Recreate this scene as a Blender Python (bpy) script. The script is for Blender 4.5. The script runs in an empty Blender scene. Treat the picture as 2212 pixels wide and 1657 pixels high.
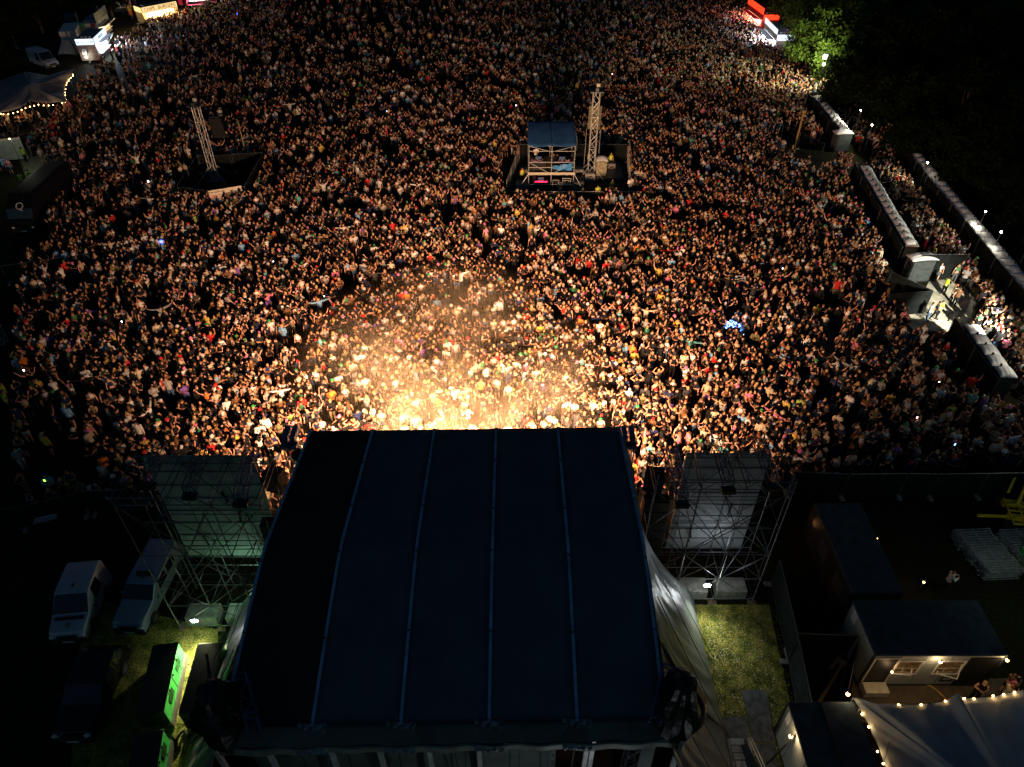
import bpy, bmesh, math, random
import numpy as np
from mathutils import Vector, Matrix, Quaternion
R = math.radians
# ------------------------------------------------------------------ camera, sky, moon, exposure
S = bpy.context.scene
H, PITCH, FPX, CX, CY = 33.0, R(40), 1550.0, 1105.5, 828.5
cam_d = bpy.data.cameras.new("camera"); cam = bpy.data.objects.new("camera", cam_d)
S.collection.objects.link(cam); S.camera = cam
cam.location = (0, 0, H); cam.rotation_euler = (R(90) - PITCH, 0, 0)
cam_d.lens = FPX / 2211 * 36; cam_d.sensor_width = 36; cam_d.clip_start = .5; cam_d.clip_end = 2000
W = bpy.data.worlds.new("World"); S.world = W; W.use_nodes = True
nt = W.node_tree; bg = nt.nodes["Background"]
sky = nt.nodes.new("ShaderNodeTexSky"); sky.sky_type = 'NISHITA'; sky.sun_disc = False
sky.sun_elevation = R(-3.0); sky.sun_rotation = R(200); sky.altitude = 50
tint = nt.nodes.new('ShaderNodeMix'); tint.data_type = 'RGBA'; tint.blend_type = 'MULTIPLY'; tint.inputs[0].default_value = 1; tint.inputs[7].default_value = (.34, .74, 1, 1)
nt.links.new(sky.outputs[0], tint.inputs[6]); nt.links.new(tint.outputs[2], bg.inputs[0]); bg.inputs[1].default_value = 0.5
ml = bpy.data.lights.new("moon", 'SUN'); ml.energy = .0012; ml.angle = R(.5); ml.color = (.7, .85, 1)
mo = bpy.data.objects.new("moon", ml); S.collection.objects.link(mo); mo.rotation_euler = (R(35), 0, R(20))
S.view_settings.view_transform = 'Standard'; S.view_settings.look = 'None'
S.view_settings.exposure = 0; S.view_settings.gamma = 1
S.cycles.use_denoising = True; S.cycles.max_bounces = 5; S.cycles.diffuse_bounces = 1
S.cycles.volume_bounces = 0; S.cycles.transparent_max_bounces = 8; S.cycles.sample_clamp_indirect = 3
S.cycles.caustics_reflective = S.cycles.caustics_refractive = False
S.cycles.volume_step_rate = 2.0
rnd = random.Random(7)

def G(x, y, h=0.0):
    """a pixel of the 2211x1657 view turned into a point at height h"""
    k = (y - CY) / FPX
    Z = (H - h) / (math.sin(PITCH) + math.cos(PITCH) * k)
    return Vector(((x - CX) / FPX * Z, Z * math.cos(PITCH) - Z * k * math.sin(PITCH), h))
def PX(p):
    d = Vector(p) - Vector((0, 0, H))
    Z = d.y * math.cos(PITCH) - d.z * math.sin(PITCH)
    v = -d.y * math.sin(PITCH) - d.z * math.cos(PITCH)
    return CX + FPX * d.x / Z, CY + FPX * v / Z
def z_(ox, oy, x, y): return ((ox + x / 2.157) / 1.8525, (oy + y / 2.157) / 1.8525)
def lin(h):
    c = [int(h[i:i + 2], 16) / 255 for i in (0, 2, 4)]
    return tuple(v / 12.92 if v <= .04045 else ((v + .055) / 1.055) ** 2.4 for v in c) + (1,)

# ------------------------------------------------------------------ materials
def mat(name, col, rough=.7, metal=0.0, emit=None, es=0.0, var=.25, scale=4.0, spec=.4, bump=0.0, col2=None, coord='Object'):
    m = bpy.data.materials.new(name); m.use_nodes = True; n = m.node_tree.nodes; l = m.node_tree.links
    b = n["Principled BSDF"]; b.inputs["Roughness"].default_value = rough; b.inputs["Metallic"].default_value = metal
    b.inputs["Specular IOR Level"].default_value = spec
    if isinstance(col, str): col = lin(col)
    if len(col) == 3: col = tuple(col) + (1,)
    if isinstance(col2, str): col2 = lin(col2)
    tc = n.new("ShaderNodeTexCoord"); no = n.new("ShaderNodeTexNoise"); no.inputs["Scale"].default_value = scale
    no.inputs["Detail"].default_value = 5; l.new(tc.outputs[coord], no.inputs["Vector"])
    mx = n.new("ShaderNodeMix"); mx.data_type = 'RGBA'
    mx.inputs[6].default_value = tuple(c * (1 - var) for c in col[:3]) + (1,)
    mx.inputs[7].default_value = col2 if col2 else tuple(min(1, c * (1 + var)) for c in col[:3]) + (1,)
    rp = n.new("ShaderNodeMapRange"); rp.inputs[1].default_value = .35; rp.inputs[2].default_value = .65
    l.new(no.outputs[0], rp.inputs[0]); l.new(rp.outputs[0], mx.inputs[0]); l.new(mx.outputs[2], b.inputs["Base Color"])
    if emit:
        b.inputs["Emission Color"].default_value = lin(emit) if isinstance(emit, str) else tuple(emit) + (1,)
        b.inputs["Emission Strength"].default_value = es
    if bump:
        bp = n.new("ShaderNodeBump"); bp.inputs["Strength"].default_value = bump; bp.inputs["Distance"].default_value = .05
        l.new(no.outputs[0], bp.inputs["Height"]); l.new(bp.outputs[0], b.inputs["Normal"])
    return m
_mc = {}
def M(key, *a, **k):
    if key not in _mc: _mc[key] = mat(key, *a, **k)
    return _mc[key]
M('steel', (.50, .51, .50), .45, .35, scale=9)
M('scaffold_tube', (.20, .21, .20), .45, .35, scale=9)
M('dark_steel', (.12, .13, .15), .45, .7)
M('blue_steel', (.10, .16, .28), .45, .6)
M('alu', (.66, .66, .64), .4, .35)
M('black', (.012, .012, .013), .6)
M('gloss_black', (.008, .008, .010), .12, spec=.6, var=.1)
M('scrim', (.012, .014, .014), .9, scale=2.5, bump=.4, spec=.03)
M('grey', (.22, .22, .22), .7); M('white', (.72, .72, .70), .5, var=.1)
M('cream', (.55, .50, .40), .6, var=.12); M('cabin_wall', (.34, .37, .35), .55, var=.08)
M('cabin_roof', (.045, .065, .085), .85, scale=2, spec=.03)
M('rubber', (.015, .015, .015), .8); M('glass', (.01, .012, .016), .06, spec=.8, var=.1)
M('wood', (.20, .13, .07), .7, scale=8)
M('hivis', (.62, .80, .03), .7, var=.1); M('reflective', (.7, .7, .66), .4)
M('orange_vest', (.85, .16, .04), .7)
M('genset_green', (.04, .42, .07), .45, var=.15)
M('yellow_paint', (.72, .52, .02), .5)
M('speaker', (.22, .19, .11), .8)
M('loo_roof', (.80, .78, .79), .5, scale=1.3, var=.3); M('loo_wall', (.05, .06, .06), .6); M('loo_beige', (.34, .30, .20), .6)
M('concrete', (.55, .51, .40), .85, scale=1.1, var=.35, bump=.3)
M('mat_board', (.07, .075, .085), .75, scale=3, var=.5, bump=.4)
M('red_light', (.5, .03, .02), .5, emit='ff2a10', es=3.0)
M('bulb', (1, .9, .7), .3, emit='ffc070', es=26, var=0)
M('bulb_white', (1, 1, 1), .3, emit='fff6e0', es=90, var=0)
M('bulb_big', (1, 1, 1), .3, emit='fffbe8', es=5, var=0)
M('flood_face', (1, 1, 1), .3, emit='f0f6ff', es=120, var=0)

# ------------------------------------------------------------------ mesh builder
class MB:
    def __init__(s): s.v = []; s.f = []
    def add(s, v, f):
        o = len(s.v); s.v += [tuple(p) for p in v]; s.f += [tuple(i + o for i in q) for q in f]; return s
    def box(s, lo, hi, rot=0.0, piv=None, bev=0.0):
        x0, y0, z0 = lo; x1, y1, z1 = hi
        if bev:
            b = bev; v = []; f = []
            ring = [(x0 + b, y0), (x1 - b, y0), (x1, y0 + b), (x1, y1 - b), (x1 - b, y1), (x0 + b, y1), (x0, y1 - b), (x0, y0 + b)]
            ins = [(max(x0 + b, min(x1 - b, x)), max(y0 + b, min(y1 - b, y))) for x, y in ring]
            for z, r in ((z0, ring), (z1 - b, ring), (z1, ins)): v += [(x, y, z) for x, y in r]
            for k in range(2):
                for i in range(8): f.append((k * 8 + i, k * 8 + (i + 1) % 8, k * 8 + 8 + (i + 1) % 8, k * 8 + 8 + i))
            f += [tuple(range(7, -1, -1)), tuple(range(16, 24))]
        else:
            v = [(x0, y0, z0), (x1, y0, z0), (x1, y1, z0), (x0, y1, z0), (x0, y0, z1), (x1, y0, z1), (x1, y1, z1), (x0, y1, z1)]
            f = [(3, 2, 1, 0), (4, 5, 6, 7), (0, 1, 5, 4), (1, 2, 6, 5), (2, 3, 7, 6), (3, 0, 4, 7)]
        if rot:
            p = Vector(piv or ((x0 + x1) / 2, (y0 + y1) / 2, 0)); m = Matrix.Rotation(rot, 3, 'Z')
            v = [m @ (Vector(q) - p) + p for q in v]
        return s.add(v, f)
    def tube(s, a, b, r, n=6, r2=None):
        a = Vector(a); b = Vector(b); d = (b - a)
        if d.length < 1e-6: return s
        d.normalize(); u = d.orthogonal().normalized(); w = d.cross(u); r2 = r if r2 is None else r2
        v = []
        for p, q in ((a, r), (b, r2)):
            for i in range(n):
                t = 2 * math.pi * i / n; v.append(p + (u * math.cos(t) + w * math.sin(t)) * q)
        f = [(i, (i + 1) % n, n + (i + 1) % n, n + i) for i in range(n)] + [tuple(range(n - 1, -1, -1)), tuple(range(n, 2 * n))]
        return s.add(v, f)
    def loft(s, pts, rads, n=8, hint=(1, 0, 0)):
        pts = [Vector(p) for p in pts]; v = []; L = len(pts)
        for i, p in enumerate(pts):
            t = (pts[min(i + 1, L - 1)] - pts[max(i - 1, 0)]).normalized()
            u = Vector(hint) - t * t.dot(Vector(hint))
            if u.length < .1: u = Vector((0, 1, 0)) - t * t.y
            u.normalize(); w = t.cross(u)
            rx, ry = rads[i] if isinstance(rads[i], tuple) else (rads[i], rads[i])
            for k in range(n):
                a = 2 * math.pi * k / n; v.append(p + u * math.cos(a) * rx + w * math.sin(a) * ry)
        f = []
        for i in range(L - 1):
            for k in range(n): f.append((i * n + k, i * n + (k + 1) % n, (i + 1) * n + (k + 1) % n, (i + 1) * n + k))
        f += [tuple(range(n - 1, -1, -1)), tuple(range((L - 1) * n, L * n))]
        return s.add(v, f)
    def ell(s, c, r, n=8, m=5):
        c = Vector(c); v = [c + Vector((0, 0, r[2]))]; f = []
        for j in range(1, m):
            t = math.pi * j / m
            for i in range(n):
                a = 2 * math.pi * i / n; v.append(c + Vector((r[0] * math.sin(t) * math.cos(a), r[1] * math.sin(t) * math.sin(a), r[2] * math.cos(t))))
        v.append(c - Vector((0, 0, r[2])))
        for i in range(n): f.append((0, 1 + i, 1 + (i + 1) % n)); f.append((len(v) - 1, 1 + (m - 2) * n + (i + 1) % n, 1 + (m - 2) * n + i))
        for j in range(m - 2):
            for i in range(n): f.append((1 + j * n + i, 1 + (j + 1) * n + i, 1 + (j + 1) * n + (i + 1) % n, 1 + j * n + (i + 1) % n))
        return s.add(v, f)
    def quad(s, a, b, c, d, th=.02):
        a, b, c, d = map(Vector, (a, b, c, d)); n = (b - a).cross(d - a).normalized() * th
        return s.add([a, b, c, d, a - n, b - n, c - n, d - n],
                     [(0, 1, 2, 3), (7, 6, 5, 4), (0, 4, 5, 1), (1, 5, 6, 2), (2, 6, 7, 3), (3, 7, 4, 0)])
    def prism(s, poly, z0, z1):
        n = len(poly); v = [(p[0], p[1], z0) for p in poly] + [(p[0], p[1], z1) for p in poly]
        return s.add(v, [tuple(range(n - 1, -1, -1)), tuple(range(n, 2 * n))] + [(i, (i + 1) % n, n + (i + 1) % n, n + i) for i in range(n)])
    def sheet(s, fn, nu, nv, th=.03):
        v = []
        for j in range(nv + 1):
            for i in range(nu + 1): v.append(Vector(fn(i / nu, j / nv)))
        n0 = len(v); v += [p - Vector((0, 0, th)) for p in v]; f = []; w = nu + 1
        for j in range(nv):
            for i in range(nu):
                a = j * w + i; f.append((a, a + 1, a + w + 1, a + w)); f.append((n0 + a + w, n0 + a + w + 1, n0 + a + 1, n0 + a))
        for i in range(nu):
            f.append((i, n0 + i, n0 + i + 1, i + 1)); a = nv * w + i; f.append((a + 1, n0 + a + 1, n0 + a, a))
        for j in range(nv):
            a = j * w; f.append((a + w, n0 + a + w, n0 + a, a)); a = j * w + nu; f.append((a, n0 + a, n0 + a + w, a + w))
        return s.add(v, f)
    def mesh(s, name, m=None, smooth=False):
        me = bpy.data.meshes.new(name); me.from_pydata([tuple(p) for p in s.v], [], s.f)
        if m is not None: me.materials.append(M(m) if isinstance(m, str) else m)
        if smooth: me.polygons.foreach_set("use_smooth", [True] * len(me.polygons))
        me.validate(); me.update(); return me
    def build(s, name, m, parent=None, world=False, smooth=False):
        if parent is not None and world:
            o = parent.location; s.v = [(p[0] - o.x, p[1] - o.y, p[2] - o.z) for p in s.v]
        ob = bpy.data.objects.new(name, s.mesh(name, m, smooth)); S.collection.objects.link(ob)
        if parent is not None: ob.parent = parent
        return ob
def tag(o, label, cat=None, group=None, kind=None):
    if label: o['label'] = label
    if cat: o['category'] = cat
    if group: o['group'] = group
    if kind: o['kind'] = kind
    return o
def thing(name, label, cat, loc=(0, 0, 0), rz=0.0, group=None):
    o = bpy.data.objects.new(name, None); S.collection.objects.link(o); o.empty_display_size = .3
    o.location = loc; o.rotation_euler = (0, 0, rz); return tag(o, label, cat, group)
def solo(mb, name, m, label, cat, group=None, kind=None, smooth=False):
    """one thing that is one mesh, its origin moved to its base"""
    v = np.array(mb.v); c = Vector(((v[:, 0].min() + v[:, 0].max()) / 2, (v[:, 1].min() + v[:, 1].max()) / 2, v[:, 2].min()))
    mb.v = [tuple(Vector(p) - c) for p in mb.v]
    o = mb.build(name, m, smooth=smooth); o.location = c; return tag(o, label, cat, group, kind)
def lamp(name, kind, loc, power, col, parent=None, size=.1, aim=None, angle=120, blend=.5):
    l = bpy.data.lights.new(name, kind); l.energy = power; l.color = col
    if kind in ('POINT', 'SPOT'): l.shadow_soft_size = size
    if kind == 'AREA': l.shape = 'DISK'; l.size = size
    if kind == 'SPOT': l.spot_size = R(angle); l.spot_blend = blend
    o = bpy.data.objects.new(name, l); S.collection.objects.link(o)
    loc = Vector(loc)
    if aim is not None: o.rotation_euler = (Vector(aim) - loc).to_track_quat('-Z', 'Y').to_euler()
    if parent is not None: o.parent = parent; loc = loc - parent.location
    o.location = loc; return o
def text_part(txt, size, m, parent, loc, rot, name='lettering', depth=.01, align='CENTER', sx=1.0):
    c = bpy.data.curves.new(name, 'FONT'); c.body = txt; c.size = size; c.extrude = depth; c.align_x = align; c.align_y = 'CENTER'
    t = bpy.data.objects.new(name, c); S.collection.objects.link(t)
    me = bpy.data.meshes.new_from_object(t.evaluated_get(bpy.context.evaluated_depsgraph_get()))
    bpy.data.objects.remove(t); me.materials.clear(); me.materials.append(M(m) if isinstance(m, str) else m)
    o = bpy.data.objects.new(name, me); S.collection.objects.link(o); o.parent = parent
    o.location = loc; o.rotation_euler = rot; o.scale = (sx, 1, 1); return o
def lattice(mb, a, b, w, r=.03, n=None, cross=True, side=(1, 0, 0), n_side=5):
    a = Vector(a); b = Vector(b); d = b - a; L = d.length; t = d.normalized()
    u = Vector(side) - t * t.dot(Vector(side)); u.normalize(); v = t.cross(u)
    cs = [(-w / 2, -w / 2), (w / 2, -w / 2), (w / 2, w / 2), (-w / 2, w / 2)]
    for x, y in cs: mb.tube(a + u * x + v * y, b + u * x + v * y, r, n_side)
    n = n or max(2, round(L / w))
    for i in range(n + 1):
        p = a + d * i / n
        for k in range(4):
            c0, c1 = cs[k], cs[(k + 1) % 4]
            if i % 4 == 0 or not cross: mb.tube(p + u * c0[0] + v * c0[1], p + u * c1[0] + v * c1[1], r * .7, 4)
            if i < n and cross:
                q = a + d * (i + 1) / n; e0, e1 = (c0, c1) if (i + k) % 2 else (c1, c0)
                mb.tube(p + u * e0[0] + v * e0[1], q + u * e1[0] + v * e1[1], r * .6, 4)
    return mb

# ------------------------------------------------------------------ ground
def ground_mat():
    m = bpy.data.materials.new('ground'); m.use_nodes = True; n = m.node_tree.nodes; l = m.node_tree.links
    b = n["Principled BSDF"]; b.inputs["Roughness"].default_value = .95; b.inputs["Specular IOR Level"].default_value = .1
    tc = n.new("ShaderNodeTexCoord")
    a = n.new("ShaderNodeTexNoise"); a.inputs["Scale"].default_value = .09; a.inputs["Detail"].default_value = 8
    c = n.new("ShaderNodeTexNoise"); c.inputs["Scale"].default_value = 7; c.inputs["Detail"].default_value = 6
    l.new(tc.outputs["Object"], a.inputs[0]); l.new(tc.outputs["Object"], c.inputs[0])
    r1 = n.new("ShaderNodeValToRGB"); e = r1.color_ramp.elements
    e[0].position = .38; e[0].color = (.011, .009, .006, 1); e[1].position = .62; e[1].color = (.017, .018, .007, 1)
    l.new(a.outputs[0], r1.inputs[0])
    mx = n.new("ShaderNodeMix"); mx.data_type = 'RGBA'; mx.blend_type = 'MULTIPLY'; mx.inputs[0].default_value = 1
    r2 = n.new("ShaderNodeMapRange"); r2.inputs[1].default_value = .3; r2.inputs[2].default_value = .7; r2.inputs[3].default_value = .4; r2.inputs[4].default_value = 1.5
    l.new(c.outputs[0], r2.inputs[0]); l.new(r1.outputs[0], mx.inputs[6]); l.new(r2.outputs[0], mx.inputs[7])
    l.new(mx.outputs[2], b.inputs["Base Color"])
    bp = n.new("ShaderNodeBump"); bp.inputs["Strength"].default_value = .5; bp.inputs["Distance"].default_value = .06
    l.new(c.outputs[0], bp.inputs["Height"]); l.new(bp.outputs[0], b.inputs["Normal"]); return m
mb = MB(); mb.sheet(lambda u, v: (-500 + 1000 * u, -60 + 1100 * v, 0), 4, 4, .5)
tag(mb.build('ground', ground_mat()), None, kind='structure')
def lawn_mat():
    m = mat('lawn', (.16, .20, .035), .95, scale=1.6, col2=(.34, .30, .07, 1), var=.45, bump=.8, spec=.1)
    n = m.node_tree.nodes; l = m.node_tree.links; b = n["Principled BSDF"]
    v = n.new("ShaderNodeTexNoise"); v.inputs["Scale"].default_value = 14; v.inputs["Detail"].default_value = 5
    tc = n.new("ShaderNodeTexCoord"); l.new(tc.outputs["Object"], v.inputs[0])
    mr = n.new("ShaderNodeMapRange"); mr.inputs[1].default_value = .35; mr.inputs[2].default_value = .68; mr.inputs[3].default_value = .25; mr.inputs[4].default_value = 1.6
    l.new(v.outputs[0], mr.inputs[0]); src = b.inputs["Base Color"].links[0].from_socket
    mx = n.new("ShaderNodeMix"); mx.data_type = 'RGBA'; mx.blend_type = 'MULTIPLY'; mx.inputs[0].default_value = 1
    l.new(src, mx.inputs[6]); l.new(mr.outputs[0], mx.inputs[7]); l.new(mx.outputs[2], b.inputs["Base Color"]); return m
_mc['lawn'] = lawn_mat()
def flat(pts, z, name, m):
    mb = MB(); mb.prism([tuple(G(*p))[:2] for p in pts][::-1], z - .12, z)
    return tag(mb.build(name, m), None, kind='structure')
flat([(1480, 1306), (1660, 1306), (1745, 1700), (1560, 1700)], .010, 'lawn', 'lawn')
flat([(180, 1290), (470, 1360), (470, 1700), (150, 1700)], .010, 'lawn', 'lawn')
flat([(2010, 600), (2070, 605), (2112, 655), (2100, 700), (2060, 716), (1975, 716), (1945, 684), (1995, 655), (1990, 640)], .014, 'concrete_path', 'concrete')
flat([(1840, 1470), (2180, 1465), (2200, 1560), (1840, 1560)], .014, 'paved_path', mat('paving', (.10, .08, .055), .85, scale=2, bump=.3))
flat([(30, 318), (95, 330), (120, 378), (60, 392)], .014, 'matting_path', mat('matting', (.20, .19, .12), .85, scale=2, bump=.3))
flat([(1760, 690), (1960, 700), (1990, 800), (1780, 780)], .014, 'asphalt_path', mat('worn_asphalt', (.06, .075, .095), .8, scale=1.2, var=.6))
# ------------------------------------------------------------------ the stage
XL, XR = -8.72, 4.66
def roof_h(d):
    # arched sheet: front 22.65 -> crown 15.8 -> rear 10.06
    if d > 15.8: t = (d - 15.8) / 6.85; return 12.28 - .84 * t ** 1.12
    t = (15.8 - d) / 5.75; return 12.28 - 1.16 * t ** 1.25
stage = thing('stage', 'large dark blue arched canvas stage roof with bright blue seams and grey side skirts', 'stage', (-2, 16, 0))
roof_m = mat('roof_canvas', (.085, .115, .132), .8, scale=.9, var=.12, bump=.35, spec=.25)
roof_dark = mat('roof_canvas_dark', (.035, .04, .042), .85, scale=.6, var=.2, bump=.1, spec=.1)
seam_m = mat('seam_tape', (.26, .46, .66), .5, scale=1.5, var=.25)
skirt_m = mat('skirt_pvc', (.125, .14, .13), .40, scale=2.2, var=.22, bump=.35, spec=.6)
bw = (XR - XL) / 5
def RD(v): return 22.65 - v * 12.6
def yaw(x, d): return d + (x + 2) * .018
for i in range(5):
    x0 = XL + i * bw + .03; x1 = x0 + bw - .06
    mb = MB()
    def f(u, v, x0=x0, x1=x1):
        x = x0 + (x1 - x0) * u; d = RD(v)
        s = .13 * math.sin(math.pi * u) + (.012 * math.sin(40 * v + i) + .01 * math.sin(13 * v + 9 * u) + .008 * math.sin(70 * v - 5 * u)) * math.sin(math.pi * u)
        return (x, yaw(x, d), roof_h(d) - s)
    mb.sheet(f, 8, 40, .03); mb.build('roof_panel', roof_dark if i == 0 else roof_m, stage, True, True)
for i in range(6):
    x = XL + i * bw; mb = MB()
    for dx, w, z in ((0, .05, .03), (0, .018, .045)):
        def f(u, v, w=w, z=z, x=x): 
            d = RD(v); return (x + (u - .5) * w * 2 , yaw(x, d), roof_h(d) + z)
        mb.sheet(f, 2, 40, .05)
    s = mb.build('roof_seam', seam_m, stage, True)
    for v in (.18, .39, .58, .80):
        k = MB(); d = RD(v + rnd.uniform(-.02, .02)); k.box((x - .04, yaw(x, d) - .02, roof_h(d) + .05), (x + .04, yaw(x, d) + .03, roof_h(d) + .065))
        k.build('clip', 'black', s, False).location = -stage.location
# front lip, rear valance, patches
mb = MB(); mb.sheet(lambda u, v: (XL + (XR - XL) * u, yaw(XL + (XR - XL) * u, 22.66) + .04, 11.36 - v * .75), 30, 2, .03)
mb.build('front_valance', roof_m, stage, True)
val_m = mat('valance_canvas', (.08, .095, .09), .6, scale=1.5, var=.3, bump=.3)
mb = MB()
def f(u, v):
    x = XL - .1 + (XR - XL + .2) * u; fold = .05 * math.sin(u * 60) * v + .05 * math.sin(u * 23 + 1) * v
    z = 11.12 - v * .32 - .05 * math.sin(math.pi * ((u * 5) % 1)) * v
    return (x, yaw(x, 10.05) - .48 * v ** .8 + fold * .4, z)
mb.sheet(f, 90, 8, .02); mb.build('rear_valance', val_m, stage, True, True)
hem_m = mat('valance_hem', (.19, .21, .17), .55, scale=2, var=.3)
mb = MB()
mb.sheet(lambda u, v: (XL - .1 + (XR - XL + .3) * u, yaw(XL + 13 * u, 10.05) - .50 + .03 * math.sin(u * 60) - .04 * v, 10.79 - v * .36 - .05 * math.sin(u * 17) * v), 90, 2, .02)
mb.build('valance_hem', hem_m, stage, True, True)
patch_m = mat('plastic_sheet', (.13, .16, .19), .22, scale=6, var=.6, bump=1.0, spec=.8)
for i in range(1, 5):
    x = XL + i * bw; mb = MB()
    mb.sheet(lambda u, v: (x - .45 + .9 * u, yaw(x, 10.05) + .06 - .66 * v ** .8 + .03 * math.sin(u * 30 + v * 9), 11.17 - v * .62 + .03 * math.sin(u * 17 + v * 22)), 14, 14, .02)
    mb.build('corner_patch', patch_m, stage, True, True)
rear_m = mat('rear_tarpaulin', (.09, .12, .10), .6, scale=.7, var=.3, bump=.3)
for x0, x1 in ((XL, 1.45), (4.3, XR + .1)):
    mb = MB(); mb.sheet(lambda u, v: (x0 + (x1 - x0) * u, 10.35 + .12 * math.sin(u * (x1 - x0) * 2.1 + v * 5), 10.6 - v * 10.5), 60, 20, .02)
    mb.build('rear_wall', rear_m, stage, True, True)
for px in (723, 826, 931, 1036, 1262, 1274, 1456, 480, 590):
    p = G(px, 1640, 8.8); mb = MB(); mb.box((p.x - .07, 9.85, 0), (p.x + .07, 9.99, 10.35)); mb.build('rear_post', 'alu', stage, True)
for px in (700, 765, 870, 985, 1010, 1120, 1180, 1235):
    p = G(px, 1640, 8.8); mb = MB(); mb.tube((p.x + rnd.uniform(-.6, .6), 9.8, .1), (p.x, 9.75, 10.3), .018, 4); mb.build('guy_rope', 'black', stage, True)
# side skirts, a ruled sheet from the roof edge out to the ground, in three overlapping flaps
def skirt(side, segs, gx, gl):
    ex = XR if side > 0 else XL
    for k, (t0, t1, off) in enumerate(segs):
        mb = MB()
        def f(u, v, t0=t0, t1=t1, off=off):
            t = t0 + (t1 - t0) * u
            dt = 17.6 - t * 7.6; a = Vector((ex, yaw(ex, dt), roof_h(dt) - .02))
            b = Vector((gx, gl[0] + (gl[1] - gl[0]) * t, .05))
            p = a.lerp(b, v); bel = math.sin(math.pi * v)
            p.x += side * (off - .38 * bel + .035 * bel * math.sin(t * 75 + v * 3) + .04 * bel * math.sin(t * 23 - v * 5) + .25 * u * bel * (k % 2))
            p.z += -.5 * bel * .6 + .06 * math.sin(t * 70) * bel; return p
        mb.sheet(f, 60, 26, .02); mb.build('side_skirt', skirt_m, stage, True, True)
        e = MB(); prev = None
        for j in range(27):
            q = Vector(f(1, j / 26)) + Vector((side * .03, 0, .02))
            if prev: e.tube(prev, q, .035, 4)
            prev = q
        e.build('skirt_hem', M('hem_rope', (.14, .11, .10), .7), stage, True)
    for j in range(5):
        t = .1 + j * .2; dt = 17.6 - t * 7.6; a = Vector((ex + side * .1, yaw(ex, dt), roof_h(dt)))
        b = Vector((gx + side * .2, gl[0] + (gl[1] - gl[0]) * (t + .25), .1)); r = MB(); pr = None
        for q in range(13):
            s = q / 12; p = a.lerp(b, s); p.x += side * (.12 + .1 * math.sin(math.pi * s)); p.z -= .35 * math.sin(math.pi * s)
            if pr: r.tube(pr, p, .014, 3)
            pr = p
        r.build('guy_rope', 'black', stage, True)
skirt(1, [(0, .36, .0), (.33, .68, .06), (.65, 1.12, .12)], 9.55, (22.0, 11.5))
skirt(-1, [(0, .36, .0), (.33, .68, .06), (.65, 1.12, .12)], -14.3, (21.0, 11.0))
for side, ex in ((1, XR), (-1, XL)):
    mb = MB()
    mb.sheet(lambda u, v: (ex + side * (v * .75 * (1 - .5 * u) + .04 * math.sin(u * 40)), yaw(ex, 22.5 - 5.2 * u) - v * .4, roof_h(22.5 - 5.2 * u) - v * (2.0 - .6 * u)), 30, 6, .02)
    mb.build('side_flap', roof_m, stage, True, True)
mb = MB(); mb.box((XL + .4, 10.6, 1.3), (XR - .4, 22.4, 1.5)); mb.box((XL + .5, 22.3, 0), (XR - .5, 22.39, 1.29)); mb.build('stage_deck', 'black', stage, True)
for x in (XL + .5, XR - .5):
    for d in (10.8, 22.2): mb = MB(); lattice(mb, (x, d, 0), (x, d, 11.0), .45, .03, 22); mb.build('roof_support_tower', 'dark_steel', stage, True)
mb = MB(); lattice(mb, (XL, 22.3, 10.5), (XR, 22.3, 10.5), .45, .03, 26, side=(0, 1, 0)); mb.build('front_truss', 'dark_steel', stage, True)
# stage lamps, assumed from their light, hung on the front truss, pointing at the crowd
warm = (1.0, .57, .32)
for i in range(7):
    x = XL + 1.0 + i * (XR - XL - 2.0) / 6
    r = thing('stage_lamp', ['leftmost warm blinder lamp under the stage roof front', 'second warm blinder lamp from the left under the stage roof front', 'third warm blinder lamp from the left under the stage roof front', 'middle warm blinder lamp under the stage roof front', 'third warm blinder lamp from the right under the stage roof front', 'second warm blinder lamp from the right under the stage roof front', 'rightmost warm blinder lamp under the stage roof front'][i], 'stage lamp', (x, 22.3, 7.6), 0, 'blinder lamps under the stage roof')
    mb = MB(); mb.box((-.3, -.12, -.2), (.3, .12, .2), bev=.03); mb.build('housing', 'black', r)
    mb = MB()
    for q in (-.15, .15): mb.tube((q, .125, 0), (q, .14, 0), .12, 10)
    mb.build('lens', mat('blinder_lens', (1, .7, .4), .3, emit='ffb060', es=5), r)
    a = (x - XL) / (XR - XL) - .5
    lamp('stage_light', 'SPOT', (x, 22.75, 7.6), 24500, warm, r, .18, aim=(x + a * 17, 42.5, 0), angle=92, blend=1.0)
for x, ax in ((-12.6, -8), (-6.5, -14), (-2, -3), (2.6, 7), (9.3, 4)):  # beams without fixtures, added for far reach and to fill the tower's shadow
    lamp('fill_beam', 'SPOT', (x, 23.9 if abs(x + 2) > 9 else 22.75, 9.4 if abs(x + 2) > 9 else 7.4), 2100, (1.0, .62, .40), None, .2, aim=(ax, 50, 1), angle=60, blend=.9)
bk = thing('added_backstage_lamp', 'added unseen lamp on a short pole behind the stage just below the picture', 'lamp', (3.0, 4.0, 0))  # lamp and pole added out of view to light the rear valance
MB().tube((0, 0, 0), (0, 0, 4.5), .04).build('pole', 'steel', bk); MB().box((-.2, -.1, 4.5), (.2, .1, 4.7)).build('lamp_head', 'flood_face', bk)
lamp('added_backstage_light', 'POINT', (3.0, 4.3, 4.6), 60, (.88, 1, .94), None, .2)
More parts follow.
